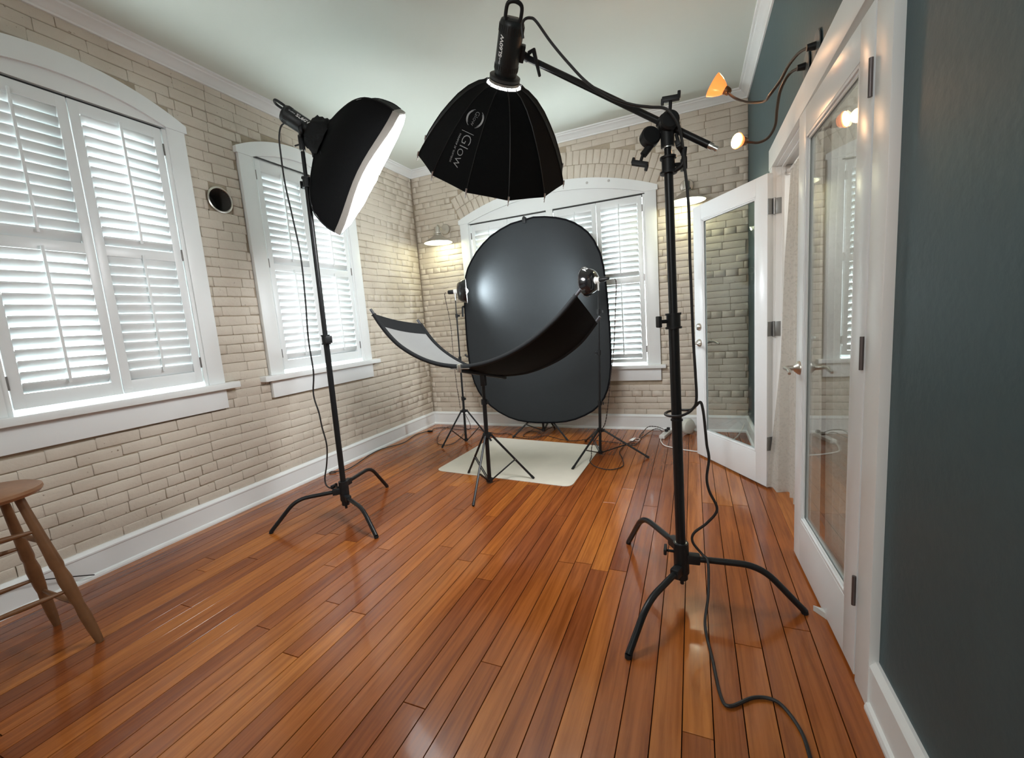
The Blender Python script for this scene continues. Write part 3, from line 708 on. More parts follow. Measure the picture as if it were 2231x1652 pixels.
# ------------------------------------------------------------------ stands
def c_stand(base, feet, heights, tip, clamps, name, label, elbow=.66, rp=.0175):
    t = thing(name, (base[0], base[1], 0), label=label, category='light stand')
    bx, by = base; zt = tip[2]; T = V(tip); B0 = V((bx, by, .10))
    P = lambda z: B0+(T-B0)*((z-.10)/(zt-.10))
    z1 = clamps[0]
    MB().cyl(P(.235), P(z1), rp, n=18).build('lower_tube', M_blk, t)
    zz = clamps+[zt]
    for i in range(len(zz)-1):
        MB().cyl(P(zz[i]), P(zz[i+1]), rp*(.82-.16*i), n=16).build('riser', M_blk, t)
    MB().cyl(P(.225), P(.245), rp*1.15, n=18).build('bright_collar', M_chrome, t)
    hub = MB().cyl(P(.085), P(.228), .024, n=18)
    for k, z in enumerate(heights): hub.cyl(P(z-.022), P(z+.022), .030, n=18)
    hub.cyl(P(.06), P(.09), .008, n=8).build('hub', M_blkp, t)
    d = (V((feet[0][0]-bx, feet[0][1]-by, 0))).normalized()
    kb = MB().cyl(P(.20), P(.20)+V((-.055, -.02, .012)), .006, n=8)
    kb.box((-.006, -.026, -.012), (.006, .026, .012), Matrix.Translation(P(.20)+V((-.060, -.022, .016)))).build('wing_knob', M_blkp, t, bevel=.003)
    for (fx_, fy_), h in zip(feet, heights):
        dv = V((fx_-bx, fy_-by, 0)); pts = rounded([P(h)+dv.normalized()*.026, V((bx, by, h))+dv*elbow+V((0, 0, .0)), V((fx_, fy_, .012))], .075, 7)
        lg = MB().tube(pts, .0125, 14).build('leg', M_blk, t)
        MB().cyl(pts[-1]+V((0, 0, -.0)), V((fx_, fy_, .0))+dv.normalized()*.003, .0132, .0125, n=14).build('foot_cap', M_blkp, lg)
        MB().box((.012, -.017, -.020), (.072, .017, .020), Matrix.Translation(P(h)) @ Matrix.Rotation(math.atan2(dv.y, dv.x), 4, 'Z')).build('leg_socket', M_blkp, t, bevel=.006)
    for i, z in enumerate(clamps):
        cl = MB().cyl(P(z-.040), P(z+.012), rp*(1.32-.12*i), n=18).cyl(P(z-.044), P(z-.036), rp*1.55, n=18).cyl(P(z+.008), P(z+.016), rp*1.5, n=18)
        cl.build('clamp_collar', M_blkp, t)
        dr_ = V((.85, -.4, 0)) if name == 'light_stand' else V((-.9, -.35, 0))
        dr_ = -dr_ if (i == 1) else dr_
        dr_.normalize(); q = P(z-.014)
        MB().cyl(q+dr_*rp, q+dr_*.052, .0075, n=8).box((-.007, -.019, -.022), (.007, .019, .022), Matrix.Translation(q+dr_*.056) @ Matrix.Rotation(math.atan2(dr_.y, dr_.x), 4, 'Z')).build('t_knob', M_blkp, t, bevel=.004)
    return t, P
s1, P1 = c_stand((.878, -2.434), [(.557, -2.746), (1.274, -2.619), (.803, -1.938)], [.185, .140, .225], (.900, -2.427, 2.290), [1.19, 2.13],
                 'light_stand', 'black turtle-base stand on the left carrying the tilted octagonal softbox', .64)
MB().cyl(P1(2.275), P1(2.335), .009, n=12).build('spigot', M_chrome, s1)
s2, P2 = c_stand((2.953, -2.690), [(3.390, -2.667), (2.785, -3.088), (2.684, -2.316)], [.178, .135, .222], (2.940, -2.694, 1.850), [1.17, 1.74],
                 'boom_stand', 'black turtle-base stand by the glass doors holding the long boom arm', .66, rp=.0195)
MB().cyl(P2(1.785), P2(1.80), .020, n=18).build('steel_ring', M_chrome, s2)
MB().cyl(P2(.762), P2(.768), .023, n=18).build('collar_ring', M_blkp, s2)
# boom arm with grip heads (moves with the stand)
bt = V((2.400, -2.610, 2.283)); br_ = V((3.105, -2.706, 1.742)); bd = (br_-bt).normalized()
arm = MB().cyl(bt, br_-bd*.035, .0125, n=16).build('boom_arm', M_blk, s2)
MB().cyl(br_-bd*.04, br_-bd*.020, .0115, n=14).cyl(br_-bd*.021, br_, .008, n=12).cyl(br_-bd*.008, br_-bd*.004, .0095, n=12).build('steel_spigot', M_chrome, arm)
g = bt+bd*((V((2.940, -2.694, 1.87))-bt).dot(bd))
perp = bd.cross(V((.1, -1, .1))).normalized()
hd = MB().lathe([(.030, -.020), (.034, -.014), (.034, .014), (.030, .020)], g+V((0, .0, 0)), V((.25, -1, 0)), 24)
hd.lathe([(.028, .022), (.033, .026), (.033, .048), (.026, .054)], g, V((.25, -1, 0)), 24)
hd.cyl(g-bd*.035-perp*.004, g+bd*.035-perp*.004, .023, n=18)
hd.cyl(P2(1.79), P2(1.86), .024, n=18)
hd.build('grip_head', M_blkp, s2)
MB().lathe([(.030, -.018), (.036, -.012), (.036, .012), (.030, .018)], g+V((-.060, -.02, -.035)), V((.5, -1, .2)), 22).build('second_grip_head', M_blkp, s2)
MB().cyl(g+V((-.055, -.02, -.06)), g+V((-.085, -.03, -.095)), .013, n=12).build('grip_stem', M_blkp, s2)
def tee(p, d, w, L, parent, nm='t_handle', th=.009):
    p = V(p); d = V(d).normalized(); u = V(w).normalized(); u = (u-d*u.dot(d)).normalized(); v_ = d.cross(u)
    R = Matrix((d, u, v_)).transposed().to_4x4()
    mb = MB().cyl(p, p+d*L, .006, n=10)
    mb.box((-.008, -.030, -th), (.010, .030, th), Matrix.Translation(p+d*L) @ R)
    mb.box((-.016, -.033, -th*.9), (.004, -.022, th*.9), Matrix.Translation(p+d*L) @ R).box((.0, .022, -th*.9), (.022, .033, th*.9), Matrix.Translation(p+d*L) @ R)
    return mb.build(nm, M_blkp, parent, bevel=.003)
tee(g+V((.01, -.01, .03)), (.08, 0, 1), (1, 0, -.3), .052, s2)
tee(g+V((-.085, -.03, -.090)), (-.35, -.1, -1), (1, 0, -.35), .035, s2)
tee(g+V((.03, -.04, -.05)), (.25, -.1, -1), (.2, 1, 0), .050, s2)
MB().tube(rounded([P2(1.70)+V((.02, -.01, 0)), P2(1.71)+V((.050, -.02, .0)), P2(1.75)+V((.058, -.02, .02))], .02), .0085, 10).build('ratchet_lever', M_blkp, s2)

def tripod(name, label, base, feet, sp, top, sections, rp=.0125, br=.35, sh=.0, loz=.012, brfrac=.52):
    """sp: height of the spider the legs hang from; lower brace ring sits at loz"""
    t = thing(name, (base[0], base[1], 0), label=label, category='light stand'); B0 = V((base[0], base[1], loz)); T = V(top)
    P = lambda z: B0+(T-B0)*((z-loz)/(T.z-loz))
    prev = loz
    zz = sections+[T.z]
    for i, z in enumerate(zz):
        MB().cyl(P(prev), P(z), rp*(1-.19*i), n=12).build('pole' if i == 0 else 'riser', M_blk, t); prev = z
    for i, z in enumerate(sections):
        mb = MB().cyl(P(z-.030), P(z+.008), rp*(1.5-.2*i), n=12)
        q = P(z-.012); s_ = 1 if i % 2 == 0 else -1
        mb.cyl(q, q+V((s_*.030, -.010, 0)), .004, n=6).box((-.004, -.010, -.011), (.004, .010, .011), Matrix.Translation(q+V((s_*.032, -.010, 0)))).build('clamp', M_blkp, t)
    sm = MB().cyl(P(sp-.014), P(sp+.014), rp*1.9, n=12)
    for fx_, fy_ in feet:
        dv = V((fx_-base[0], fy_-base[1], 0)).normalized()
        sm.box((0, -.009, -.011), (.040, .009, .011), Matrix.Translation(P(sp)) @ Matrix.Rotation(math.atan2(dv.y, dv.x), 4, 'Z'))
    sm.build('spider', M_blkp, t)
    bmk = MB().cyl(P(loz), P(loz+.024), rp*1.6, n=12)
    bmk.build('lower_collar', M_blkp, t)
    for fx_, fy_ in feet:
        dv = V((fx_-base[0], fy_-base[1], 0)).normalized(); a = P(sp)+dv*.034; b = V((fx_, fy_, .006))
        lg = MB().tube([a, b], .0085, 8).build('leg', M_blk, t)
        MB().tube([b-(b-a).normalized()*.03, b], .0100, 8).build('rubber_foot', M_blkp, lg)
        m = a+(b-a)*brfrac; c = P(loz+.012)+dv*.020; side = dv.cross(V((0, 0, 1)))*.006
        MB().tube([c+side, m+side], .0042, 6).tube([c-side, m-side], .0042, 6).build('brace', M_blk, t)
        MB().cyl(m-side*1.6, m+side*1.6, .0035, n=6).build('rivet', M_chrome, lg)
    return t, P
# ------------------------------------------------------------------ oval backdrop, its stand
t3, P3 = tripod('backdrop_stand', 'black tripod stand behind the oval backdrop, only its legs showing', (1.56, -.345), [(1.268, -.499), (1.864, -.519), (1.60, -.085)], .26, (1.560, -.400, 2.12), [.62, 1.18], loz=.045, brfrac=.50)
out = [(1.751, 2.151), (1.637, 2.166), (1.524, 2.155), (1.400, 2.141), (1.281, 2.103), (1.175, 2.056), (1.084, 1.994), (1.005, 1.925), (.938, 1.845), (.890, 1.775), (.859, 1.702), (.840, 1.630), (.828, 1.55), (.816, 1.40), (.811, 1.256), (.806, 1.10), (.806, .956), (.811, .82), (.826, .694), (.853, .585), (.893, .489), (.947, .410), (1.016, .338), (1.111, .268), (1.223, .213), (1.325, .182), (1.431, .166), (1.535, .161), (1.637, .163), (1.740, .168), (1.837, .180), (1.935, .205), (2.03, .245), (2.112, .292), (2.183, .355), (2.228, .422), (2.262, .50), (2.287, .600), (2.301, .711), (2.307, .84), (2.308, .976), (2.306, 1.11), (2.301, 1.238), (2.296, 1.37), (2.288, 1.492), (2.276, 1.63), (2.252, 1.755), (2.201, 1.874), (2.150, 1.950), (2.09, 2.008), (2.025, 2.056), (1.952, 2.094), (1.855, 2.128)]
cx_ = sum(p[0] for p in out)/len(out); cz_ = sum(p[1] for p in out)/len(out)
t4 = thing('oval_backdrop', (cx_, -.45, cz_), label='large black oval collapsible fabric backdrop in front of the far window', category='backdrop')
mb = MB(); rings = 14; n = len(out); P = [V((cx_, -.45, cz_))]
rng = random.Random(4)
for k in range(1, rings+1):
    f = k/rings*.998
    for i, (a, b) in enumerate(out):
        th = 2*PI*i/n; x_, z_ = cx_+(a-cx_)*f, cz_+(b-cz_)*f
        wob = .004*math.sin(9*th+4*f)*f*f+.006*math.sin(3*x_+5*z_)
        top = max(0, z_-1.85); wob += .010*math.exp(-((x_-2.02)**2)/.03)*top*3*math.sin((x_+z_)*34)
        P.append(V((x_, -.45+wob*(1 if k < rings else .3), z_)))
fs = [(0, 1+i, 1+(i+1) % n) for i in range(n)]
for k in range(rings-1):
    for i in range(n): fs.append((1+k*n+i, 1+(k+1)*n+i, 1+(k+1)*n+(i+1) % n, 1+k*n+(i+1) % n))
mb.add(P, fs); mb.build('fabric', M_drop, t4, ang=180)
loop = [V((a, -.45, b)) for a, b in out]; MB().tube(loop+[loop[0]], .0085, 8, caps=False).build('piped_edge', mat('black_piping', (.006, .006, .007), .95, spec=.03), t4)
MB().tube(rounded([(1.525, -.452, 2.150), (1.545, -.47, 2.185), (1.57, -.45, 2.160)], .01), .008, 8).box((1.530, -.475, 2.125), (1.562, -.44, 2.175)).build('top_clip', M_blkp, t4, bevel=.003)
for z in (1.345, .862):
    MB().tube(rounded([(.815, -.44, z+.05), (.788, -.45, z+.05), (.783, -.455, z-.055)] if z > 1 else [(.812, -.44, z), (.788, -.45, z+.006), (.770, -.455, z+.03)], .012), .010, 8).build('side_clip', M_blkp, t4)

# ------------------------------------------------------------------ dish lamps either side of the backdrop
TA = 60
def dish_lamp(cpos, ax, label, socket_len, txt=None, handle=False):
    cpos = V(cpos); ax = V(ax).normalized(); t = thing('dish_lamp', cpos, label=label, category='studio lamp'); t['group'] = 'small dish lamps lighting the backdrop'
    K = 1.2
    prof = [(.026, -.092), (.040, -.086), (.066, -.070), (.085, -.046), (.096, -.020), (.101, 0), (.105, .002)]
    MB().lathe([(r*K, h*K if h > -.08 else -.092) for r, h in prof], cpos, ax, 36, caps=False).build('dish', mat('gloss_black_dish', (.008, .008, .009), .14, coat=.3), t)
    MB().lathe([(.103*K, .001), (.098*K, -.001), (.092*K, -.022), (.081*K, -.050), (.062*K, -.076), (.036, -.082), (.02, -.086)], cpos, ax, 36, caps=False).build('dish_lining', M_silver, t)
    MB().lathe([(.014, -.085), (.030, -.055), (.036, -.025), (.030, .0), (.012, .016), (.001, .020)], cpos, ax, 20, caps=False).build('bulb', emit('daylight_bulb', (.88, .97, 1.0), 20), t)
    MB().lathe([(.022, -.128), (.024, -.122), (.024, -.100), (.030, -.092)], cpos, ax, 20).build('porcelain_ring', M_wpl, t)
    MB().lathe([(.006, -.128-socket_len), (.012, -.124-socket_len), (.013, -.185), (.020, -.176), (.021, -.130)], cpos, ax, 18).build('socket_handle', M_blkp, t)
    q = cpos-ax*.112
    MB().cyl(q+V((0, 0, -.085)), q+V((0, 0, -.018)), .010, n=12).build('mount', M_chrome, t)
    if txt:
        vs_, fs = text_mesh(txt, .048, .002); R_ = V((.0, 0, 1)); side = ax.cross(R_).normalized(); upd = side.cross(ax).normalized()
        mb = MB(); P = []
        for v_ in vs_:   # wrap onto the dish outside: v.x around, v.y along the axis
            ang = math.radians(TA)+v_.x/.115; h = -.032+v_.y
            rr = 1.2*(.101+h/1.2*.25 if h > -.024 else .096+(h/1.2+.02)*.42)
            P.append(cpos+ax*h+(side*-math.cos(ang)+upd*math.sin(ang))*(rr+.0022))
        mb.add(P, fs); mb.build('lettering', M_printw, t, smooth=False)
    l = spot('dish_light', cpos+ax*.03, ax, 27, 150, (.86, .95, 1.0), .03, .8); l.parent = t; l.location = ax*.03
    return t
axL = V((.90, .44, 0)).normalized(); cL = V((.952, -.640, 1.535))
t5, P5 = tripod('dish_lamp_stand', 'slim black tripod stand left of the oval backdrop in the corner', (.826, -.695), [(.683, -.941), (1.090, -.640), (.690, -.470)], .33, (.848, -.691, 1.455), [.47, .88, 1.31], rp=.0115)
dish_lamp(cL, axL, 'black dish lamp at the left edge of the oval backdrop', .055)
axR = V((-.95, .31, -.02)).normalized(); cR = V((2.200, -.850, 1.482))
t6, P6 = tripod('dish_lamp_stand', 'slim black tripod stand right of the clear floor mat', (2.256, -.888), [(2.113, -1.297), (2.663, -.918), (2.040, -.520)], .22, (2.306, -.885, 1.395), [.47, .90, 1.24], rp=.0125)
dish_lamp(cR, axR, 'black dish lamp with white letters in front of the right side of the backdrop', .085, 'AS')
for o in (t5, t6): o['group'] = 'slim stands of the dish lamps'

# ------------------------------------------------------------------ curved reflector on its tripod
t7, P7 = tripod('reflector_stand', 'black tripod stand at the near edge of the clear mat under the curved reflector', (1.57, -1.684), [(1.645, -2.097), (1.877, -1.545), (1.307, -1.536)], .375, (1.588, -1.690, .800), [.64], rp=.0155, brfrac=.56)
MB().box((-.018, -.018, -.05), (.018, .018, .03), Matrix.Translation((1.592, -1.69, .80))).build('tilt_head', M_blkp, t7, bevel=.004)
RA = [(.840, 1.331), (.882, 1.264), (.957, 1.168), (1.05, 1.082), (1.184, 1.003), (1.318, .952), (1.453, .926), (1.586, .920), (1.714, .936), (1.839, .970), (1.964, 1.020), (2.083, 1.085), (2.198, 1.167), (2.276, 1.232), (2.371, 1.328)]
RB = [(.944, 1.236), (.982, 1.179), (1.055, 1.085), (1.152, .995), (1.28, .912), (1.41, .850), (1.50, .822), (1.60, .803), (1.727, .801), (1.865, .818), (1.999, .859), (2.132, .918), (2.261, 1.006), (2.327, 1.072), (2.395, 1.154)]
A = smoothline([V((x_, -1.90, z_)) for x_, z_ in RA], 4); Bb = smoothline([V((x_, -1.47, z_)) for x_, z_ in RB], 4)
def resample(L, n):
    d = [0]
    for a, b in zip(L, L[1:]): d.append(d[-1]+(b-a).length)
    o_ = []; j = 0
    for i in range(n):
        s_ = d[-1]*i/(n-1)
        while j < len(d)-2 and d[j+1] < s_: j += 1
        o_.append(L[j].lerp(L[j+1], (s_-d[j])/(d[j+1]-d[j])))
    return o_
A = resample(A, 49); Bb = resample(Bb, 49)
t8 = thing('curved_reflector', (1.60, -1.69, .85), label='long curved white and black reflector spread like a hammock on the middle tripod', category='reflector')
MB().tube(A, .0155, 10).build('padded_rail', M_fab2, t8); MB().tube(Bb, .0155, 10).build('padded_rail', M_fab2, t8)
def strip(u0, u1, i0, i1, off):
    P = []; fs = []; nu = 8
    for i in range(i0, i1+1):
        T = (A[min(48, i+1)]-A[max(0, i-1)]).normalized(); S = (Bb[i]-A[i]).normalized(); N = T.cross(S).normalized()
        if N.z < 0 and abs(N.z) > .2: N = -N
        for j in range(nu+1):
            u = u0+(u1-u0)*j/nu; sag = -.018*math.sin(PI*u)
            P.append(A[i].lerp(Bb[i], u)+V((0, 0, 1))*0+UPN(i)*(off+sag))
    for i in range(i1-i0):
        for j in range(nu): a = i*(nu+1)+j; fs.append((a, a+1, a+nu+2, a+nu+1))
    return P, fs
def UPN(i):
    T = (A[min(48, i+1)]-A[max(0, i-1)]).normalized(); S = (Bb[i]-A[i]).normalized(); N = S.cross(T).normalized()
    return N if N.dot(V((1.6, -1.69, 1.6))-A[i]) > 0 else -N
mb = MB(); mb.add(*strip(.05, .95, 3, 46, .004)); mb.build('white_fabric', M_white_f, t8, ang=180)
mb = MB(); mb.add(*strip(.0, 1., 0, 48, -.003)); mb.build('black_backing', M_fab, t8, ang=180)
for i0, i1 in ((0, 3), (45, 48)):
    mb = MB(); mb.add(*strip(.02, .98, i0, i1, .006)); mb.build('end_sleeve', M_fab2, t8, ang=180)
for L, e in ((A, 0), (A, 48), (Bb, 0), (Bb, 48)):
    d = (L[0]-L[2]).normalized() if e == 0 else (L[48]-L[46]).normalized(); p = L[e]
    MB().cyl(p-d*.05, p+d*.045, .0105, n=12).cyl(p-d*.01, p-d*.01+V((-.022 if e == 0 else -.018, -.006, 0)), .0045, n=8).build('rod_end', mat('dark_chrome', (.10, .10, .11), .3, metal=.8), t8)
xa = V((1.540, -1.925, .893)); xb = V((1.650, -1.44, .772)); xd = (xb-xa).normalized()
R = Matrix((V((1, 0, 0))-xd*xd.x, xd, V((1, 0, 0)).cross(xd))).transposed().to_4x4()
MB().box((-.016, 0, -.010), (.016, (xb-xa).length, .010), Matrix.Translation(xa) @ R).build('cross_bar', M_blkp, t8, bevel=.003)
for q, nb in ((xa, 24), (xb, 26)):
    MB().box((-.075, -.010, .012), (.075, .010, .018), Matrix.Translation(q)).box((-.014, -.015, -.01), (.014, .015, .045), Matrix.Translation(q)).build('rail_clamp', M_chrome if q is xa else M_blkp, t8, bevel=.002)

# ------------------------------------------------------------------ studio lights
def studio_light(ring, ax, roll_ref, L, name, label, txt_ang, txt_len=.10):
    """cylindrical LED head; ring = centre of the front bayonet, ax = beam direction"""
    ring = V(ring); ax = V(ax).normalized(); u = frame_u(ax, roll_ref); w = ax.cross(u)
    t = thing(name, ring, label=label, category='studio light'); t['group'] = 'black cylindrical studio lights'
    r = .050; h0 = -L
    MB().lathe([(.001, h0), (.036, h0), (.045, h0+.006), (r, h0+.018), (r, -.030), (.046, -.018), (.046, -.010)], ring, ax, 36).build('housing', M_body, t)
    # cooling slots
    for z0, z1 in ((h0+.020, h0+.045), (-.052, -.034)):
        mb = MB()
        for k in range(30):
            a = 2*PI*k/30; d = u*math.cos(a)+w*math.sin(a); e = ax.cross(d)
            R_ = Matrix((ax, e, d)).transposed().to_4x4()
            mb.box((z0, -.0018, r-.001), (z1, .0018, r+.0012), Matrix.Translation(ring) @ R_)
        mb.build('cooling_slots', mat('slot_black', (.004, .004, .004), .6), t, smooth=False)
    MB().lathe([(.058, -.014), (.066, -.010), (.066, .0), (.058, .003)], ring, ax, 36).build('bayonet_ring', mat('dark_ring', (.03, .03, .03), .35, metal=.4), t)
    hp = [ring+ax*(h0+.004)+w*.026, ring+ax*(h0-.012)+w*.030, ring+ax*(h0-.046)+w*.026, ring+ax*(h0-.056)-w*.0, ring+ax*(h0-.046)-w*.026, ring+ax*(h0-.012)-w*.030, ring+ax*(h0+.004)-w*.026]
    hp = [p+u*.028 for p in hp]
    MB().tube(smoothline(hp, 5), .0075, 10).build('carry_handle', M_blkp, t)
    MB().box((h0-.004, -.022, -.018), (h0+.010, .022, .018), Matrix.Translation(ring) @ Matrix((ax, w, u)).transposed().to_4x4()).build('rear_panel', mat('grey_panel', (.10, .10, .095), .4), t, bevel=.003)
    return t, u, w
def wrap_text(t, ring, ax, d0, s, size, h, r, m, flip=1, name='lettering', off=.0008):
    """text running along ax on the cylinder, centred on direction d0"""
    vs_, fs = text_mesh(s, size, .0006); ax = V(ax).normalized(); d0 = V(d0); d0 = (d0-ax*d0.dot(ax)).normalized(); e = ax.cross(d0); P = []
    for v_ in vs_:
        a = flip*v_.y/r; P.append(V(ring)+ax*(h-flip*v_.x*-1*-1)+(d0*math.cos(a)+e*math.sin(a))*(r+off))
    mb = MB(); mb.add(P, fs); mb.build(name, m, t, smooth=False)

# --- left light with octagonal softbox
n1 = V((.5762, .6207, -.5317)).normalized(); rim1 = V((1.1561, -2.1631, 2.2172)); D1 = .305
DB, EA = V((.4462, -.7840, -.4316)).normalized(), V((.6848, -.0115, .7287)).normalized(); HA, HB = .384, .262   # in-plane axes and half sizes
ring1 = rim1-n1*D1
tl, u1, w1 = studio_light(ring1, n1, (0, 0, 1), .225, 'studio_light', 'black studio light atop the left stand, facing down right into the tilted softbox', 0)
toC = (CAM-ring1); dC = (toC-n1*toC.dot(n1)).normalized()
wrap_text(tl, ring1, n1, dC+V((0, 0, .75)), 'SL60W', .030, -.105, .050, M_printw, flip=-1)
wrap_text(tl, ring1, n1, dC+V((0, 0, .75)), 'Godox', .013, -.175, .050, M_print, flip=-1)
hc1 = ring1-n1*.115
# yoke down to the spigot
tipp = P1(2.335)
MB().tube(rounded([hc1+dC*.052-n1*.0, hc1+dC*.060+V((0, 0, -.045)), tipp+V((.0, 0, .040)), tipp], .02), .011, 10).tube(rounded([hc1-dC*.052, hc1-dC*.058+V((0, 0, -.045)), tipp+V((0, 0, .035))], .02), .009, 8).build('yoke', M_blkp, tl)
MB().cyl(tipp+V((0, 0, -.035)), tipp+V((0, 0, .045)), .017, n=14).cyl(tipp+V((0, 0, .0)), tipp+V((-.045, -.01, -.005)), .005, n=8).cyl(hc1+dC*.048, hc1+dC*.078, .014, n=14).build('tilt_bracket', M_blkp, tl, bevel=.001)
# softbox
def octa_pt(c, ax, u, w, R, phi, h, nside, ph0):
    seg = 2*PI/nside; k = math.floor((phi-ph0)/seg); f = (phi-ph0)/seg-k
    a = ph0+k*seg; b = a+seg; p = (u*math.cos(a)+w*math.sin(a))*R*(1-f)+(u*math.cos(b)+w*math.sin(b))*R*f
    return c+ax*h+p
def soft_shell(c, ax, ref, prof, nside, sub, ph0=0., sag=0.):
    ax = V(ax).normalized(); u = frame_u(ax, ref); w = ax.cross(u); P = []; N = nside*sub
    for R_, h in prof:
        for i in range(N):
            phi = ph0+2*PI*i/N+1e-7; f = (i % sub)/sub
            q = octa_pt(c, ax, u, w, R_*(1-sag*4*f*(1-f)), phi, h, nside, ph0); P.append(q)
    fs = [(j*N+i, j*N+(i+1) % N, (j+1)*N+(i+1) % N, (j+1)*N+i) for j in range(len(prof)-1) for i in range(N)]
    return P, fs, u, w
ts = thing('rectangular_softbox', rim1, label='black rectangular softbox with glowing white front on the left stand', category='softbox')
def box_ring(sc, h, pw_=40., grow=0., K=12, round_r=None):
    P = []; a, b = HA*sc+grow, HB*sc+grow; cs = [(-a, b), (a, b), (a, -b), (-a, -b)]
    for q in range(4):
        (x0, y0), (x1, y1) = cs[q], cs[(q+1) % 4]
        for i in range(K):
            t = i/K; x, y = x0+(x1-x0)*t, y0+(y1-y0)*t
            if round_r: L = math.hypot(x, y); x, y = x/L*round_r, y/L*round_r
            sag = math.sin(PI*t)**2; long_ = q % 2 == 0
            hh = h-(.030*sag*max(0, 1+h/.16) if long_ else .012*sag*max(0, 1+h/.16)) if h <= .04 else h
            if not round_r: x *= 1-.03*sag*(not long_); y *= 1-.035*sag*long_
            P.append(rim1+EA*x+DB*y+n1*hh)
    return P
def box_shell(prof):
    P = []; N = 48
    for e_ in prof: P += box_ring(*e_[:2], grow=e_[2] if len(e_) > 2 else 0., round_r=e_[3] if len(e_) > 3 else None)
    return P, [(j*N+i, j*N+(i+1) % N, (j+1)*N+(i+1) % N, (j+1)*N+i) for j in range(len(prof)-1) for i in range(N)]
bx = [(1, -D1, 0, .070), (1, -D1+.010, 0, .092), (.36, -.275), (.56, -.245), (.76, -.205), (.90, -.155), (.97, -.095), (1.0, -.045), (1.0, .0)]
mb = MB(); mb.add(*box_shell(bx)); mb.build('fabric_shell', M_fab, ts, ang=24)
mb = MB(); mb.add(*box_shell([(1., -.004, .001), (1., .014, .003), (1., .032, .002), (1., .034, -.010)])); mb.build('fabric_lip', M_lip, ts, ang=24)
P_, fs = box_shell([(1., .033, -.008), (.95, .042), (.86, .050), (.62, .058), (.3, .062), (.02, .063)])
rw = random.Random(9); P_ = [p+n1*(rw.uniform(-.006, .006)*(i > 47)) for i, p in enumerate(P_)]
mb = MB(); mb.add(P_, fs); mb.build('front_diffuser', emit('softbox_glow', (.95, .99, 1.0), 5.0), ts, ang=180)
uu, ww = EA, DB
MB().lathe([(.060, -D1-.030), (.078, -D1-.022), (.088, -D1-.006), (.082, -D1+.016), (.070, -D1+.022)], rim1, n1, 24).build('speed_ring', M_blkp, ts)
# gathered cuff and its drawstring
mb = MB(); prev = None
P_, fs = [], []
for j, (rr, h) in enumerate(((.060, -.075), (.086, -.060), (.092, -.035), (.102, -.012), (.115, .004), (.122, .030))):
    for k in range(40):
        a = 2*PI*k/40; q = rr*(1+.10*math.sin(7*a+j*1.3)+.05*math.sin(13*a+2*j)); P_.append(rim1+n1*(-D1+h)+(uu*math.cos(a)+ww*math.sin(a))*q)
fs = [(j*40+i, j*40+(i+1) % 40, (j+1)*40+(i+1) % 40, (j+1)*40+i) for j in range(5) for i in range(40)]
mb.add(P_, fs); mb.build('gathered_cuff', M_fab2, ts, ang=180)
q = rim1+n1*(-D1+.0)+dC*.09+V((0, 0, -.085))
MB().tube([q, q+V((.004, 0, -.035)), q+V((-.002, 0, -.075))], .002, 5).box((-.006, -.004, -.046), (.012, .004, -.036), Matrix.Translation(q)).build('drawstring', M_blkp, ts)
for cx_s, cy_s in ((1, 1), (1, -1), (-1, 1), (-1, -1)):
    pts = [rim1+n1*(-D1+.01)+(EA*HA*cx_s+DB*HB*cy_s).normalized()*.092]+[rim1+EA*HA*cx_s*e_[0]*1.004+DB*HB*cy_s*e_[0]*1.004+n1*e_[1] for e_ in bx[2:]]
    MB().tube(smoothline(pts, 3), .0035, 6).build('rib', M_fab2, ts)

# --- boom light with deep sixteen panel softbox
n2 = V((-.4662, .5361, -.7038)).normalized(); rim2 = V((2.128, -2.431, 1.984)); D2 = .350; ring2 = rim2-n2*D2
toC2 = CAM-rim2; dC2 = (toC2-n2*toC2.dot(n2)).normalized()
tl2, u2, w2 = studio_light(ring2, n2, dC2, .205, 'studio_light', 'black studio light hanging from the boom arm, nose down into the deep softbox', 0)
side2 = n2.cross(dC2).normalized()
for s_ in (1,):
    dtxt = dC2*.80-side2*-.60 if False else dC2*.78+side2*LS if (LS := .62) else dC2
wrap_text(tl2, ring2, n2, dtxt, 'SL60W', .024, -.118, .050, M_printw, flip=1)
wrap_text(tl2, ring2, n2, dtxt, 'Godox', .011, -.073, .050, M_print, flip=1)
hc2 = ring2-n2*.115
MB().box((-.030, -.020, -.018), (.030, .020, .018), Matrix.Translation(hc2.lerp(bt, .55)) @ Matrix((n2, side2, n2.cross(side2))).transposed().to_4x4()).tube(rounded([hc2+(bt-hc2).normalized()*.045, hc2.lerp(bt, .7), bt], .01), .016, 10).build('bracket', M_blkp, tl2, bevel=.004)
bq = hc2.lerp(bt, .85)
MB().tube([bq+V((.015, 0, .01)), bq+V((.040, -.01, .010)), bq+V((.062, -.02, -.10))], .007, 8, rr=[.008, .009, .006]).build('tilt_handle', M_blkp, tl2)
R2 = .362; NS = 12; PH = math.radians(16)
to = thing('deep_softbox', rim2, label='deep black umbrella-shaped softbox with glowing collar hanging from the boom', category='softbox')
pr2 = [(.080, -D2+.022), (.112, -.316), (.158, -.285), (.205, -.240), (.246, -.190), (.283, -.140), (.314, -.090), (.340, -.045), (R2, .0)]
P_, fs, ua, wa = soft_shell(rim2, n2, dC2, pr2, NS, 5, PH, .006)
mb = MB(); mb.add(P_, fs); mb.build('fabric_shell', M_fab, to, ang=14)
P_, fs, _, _ = soft_shell(rim2, n2, dC2, [(a-.005, b) for a, b in pr2], NS, 5, PH, .006)
mb = MB(); mb.add(P_, fs); mb.build('silver_lining', M_silver, to, ang=180)
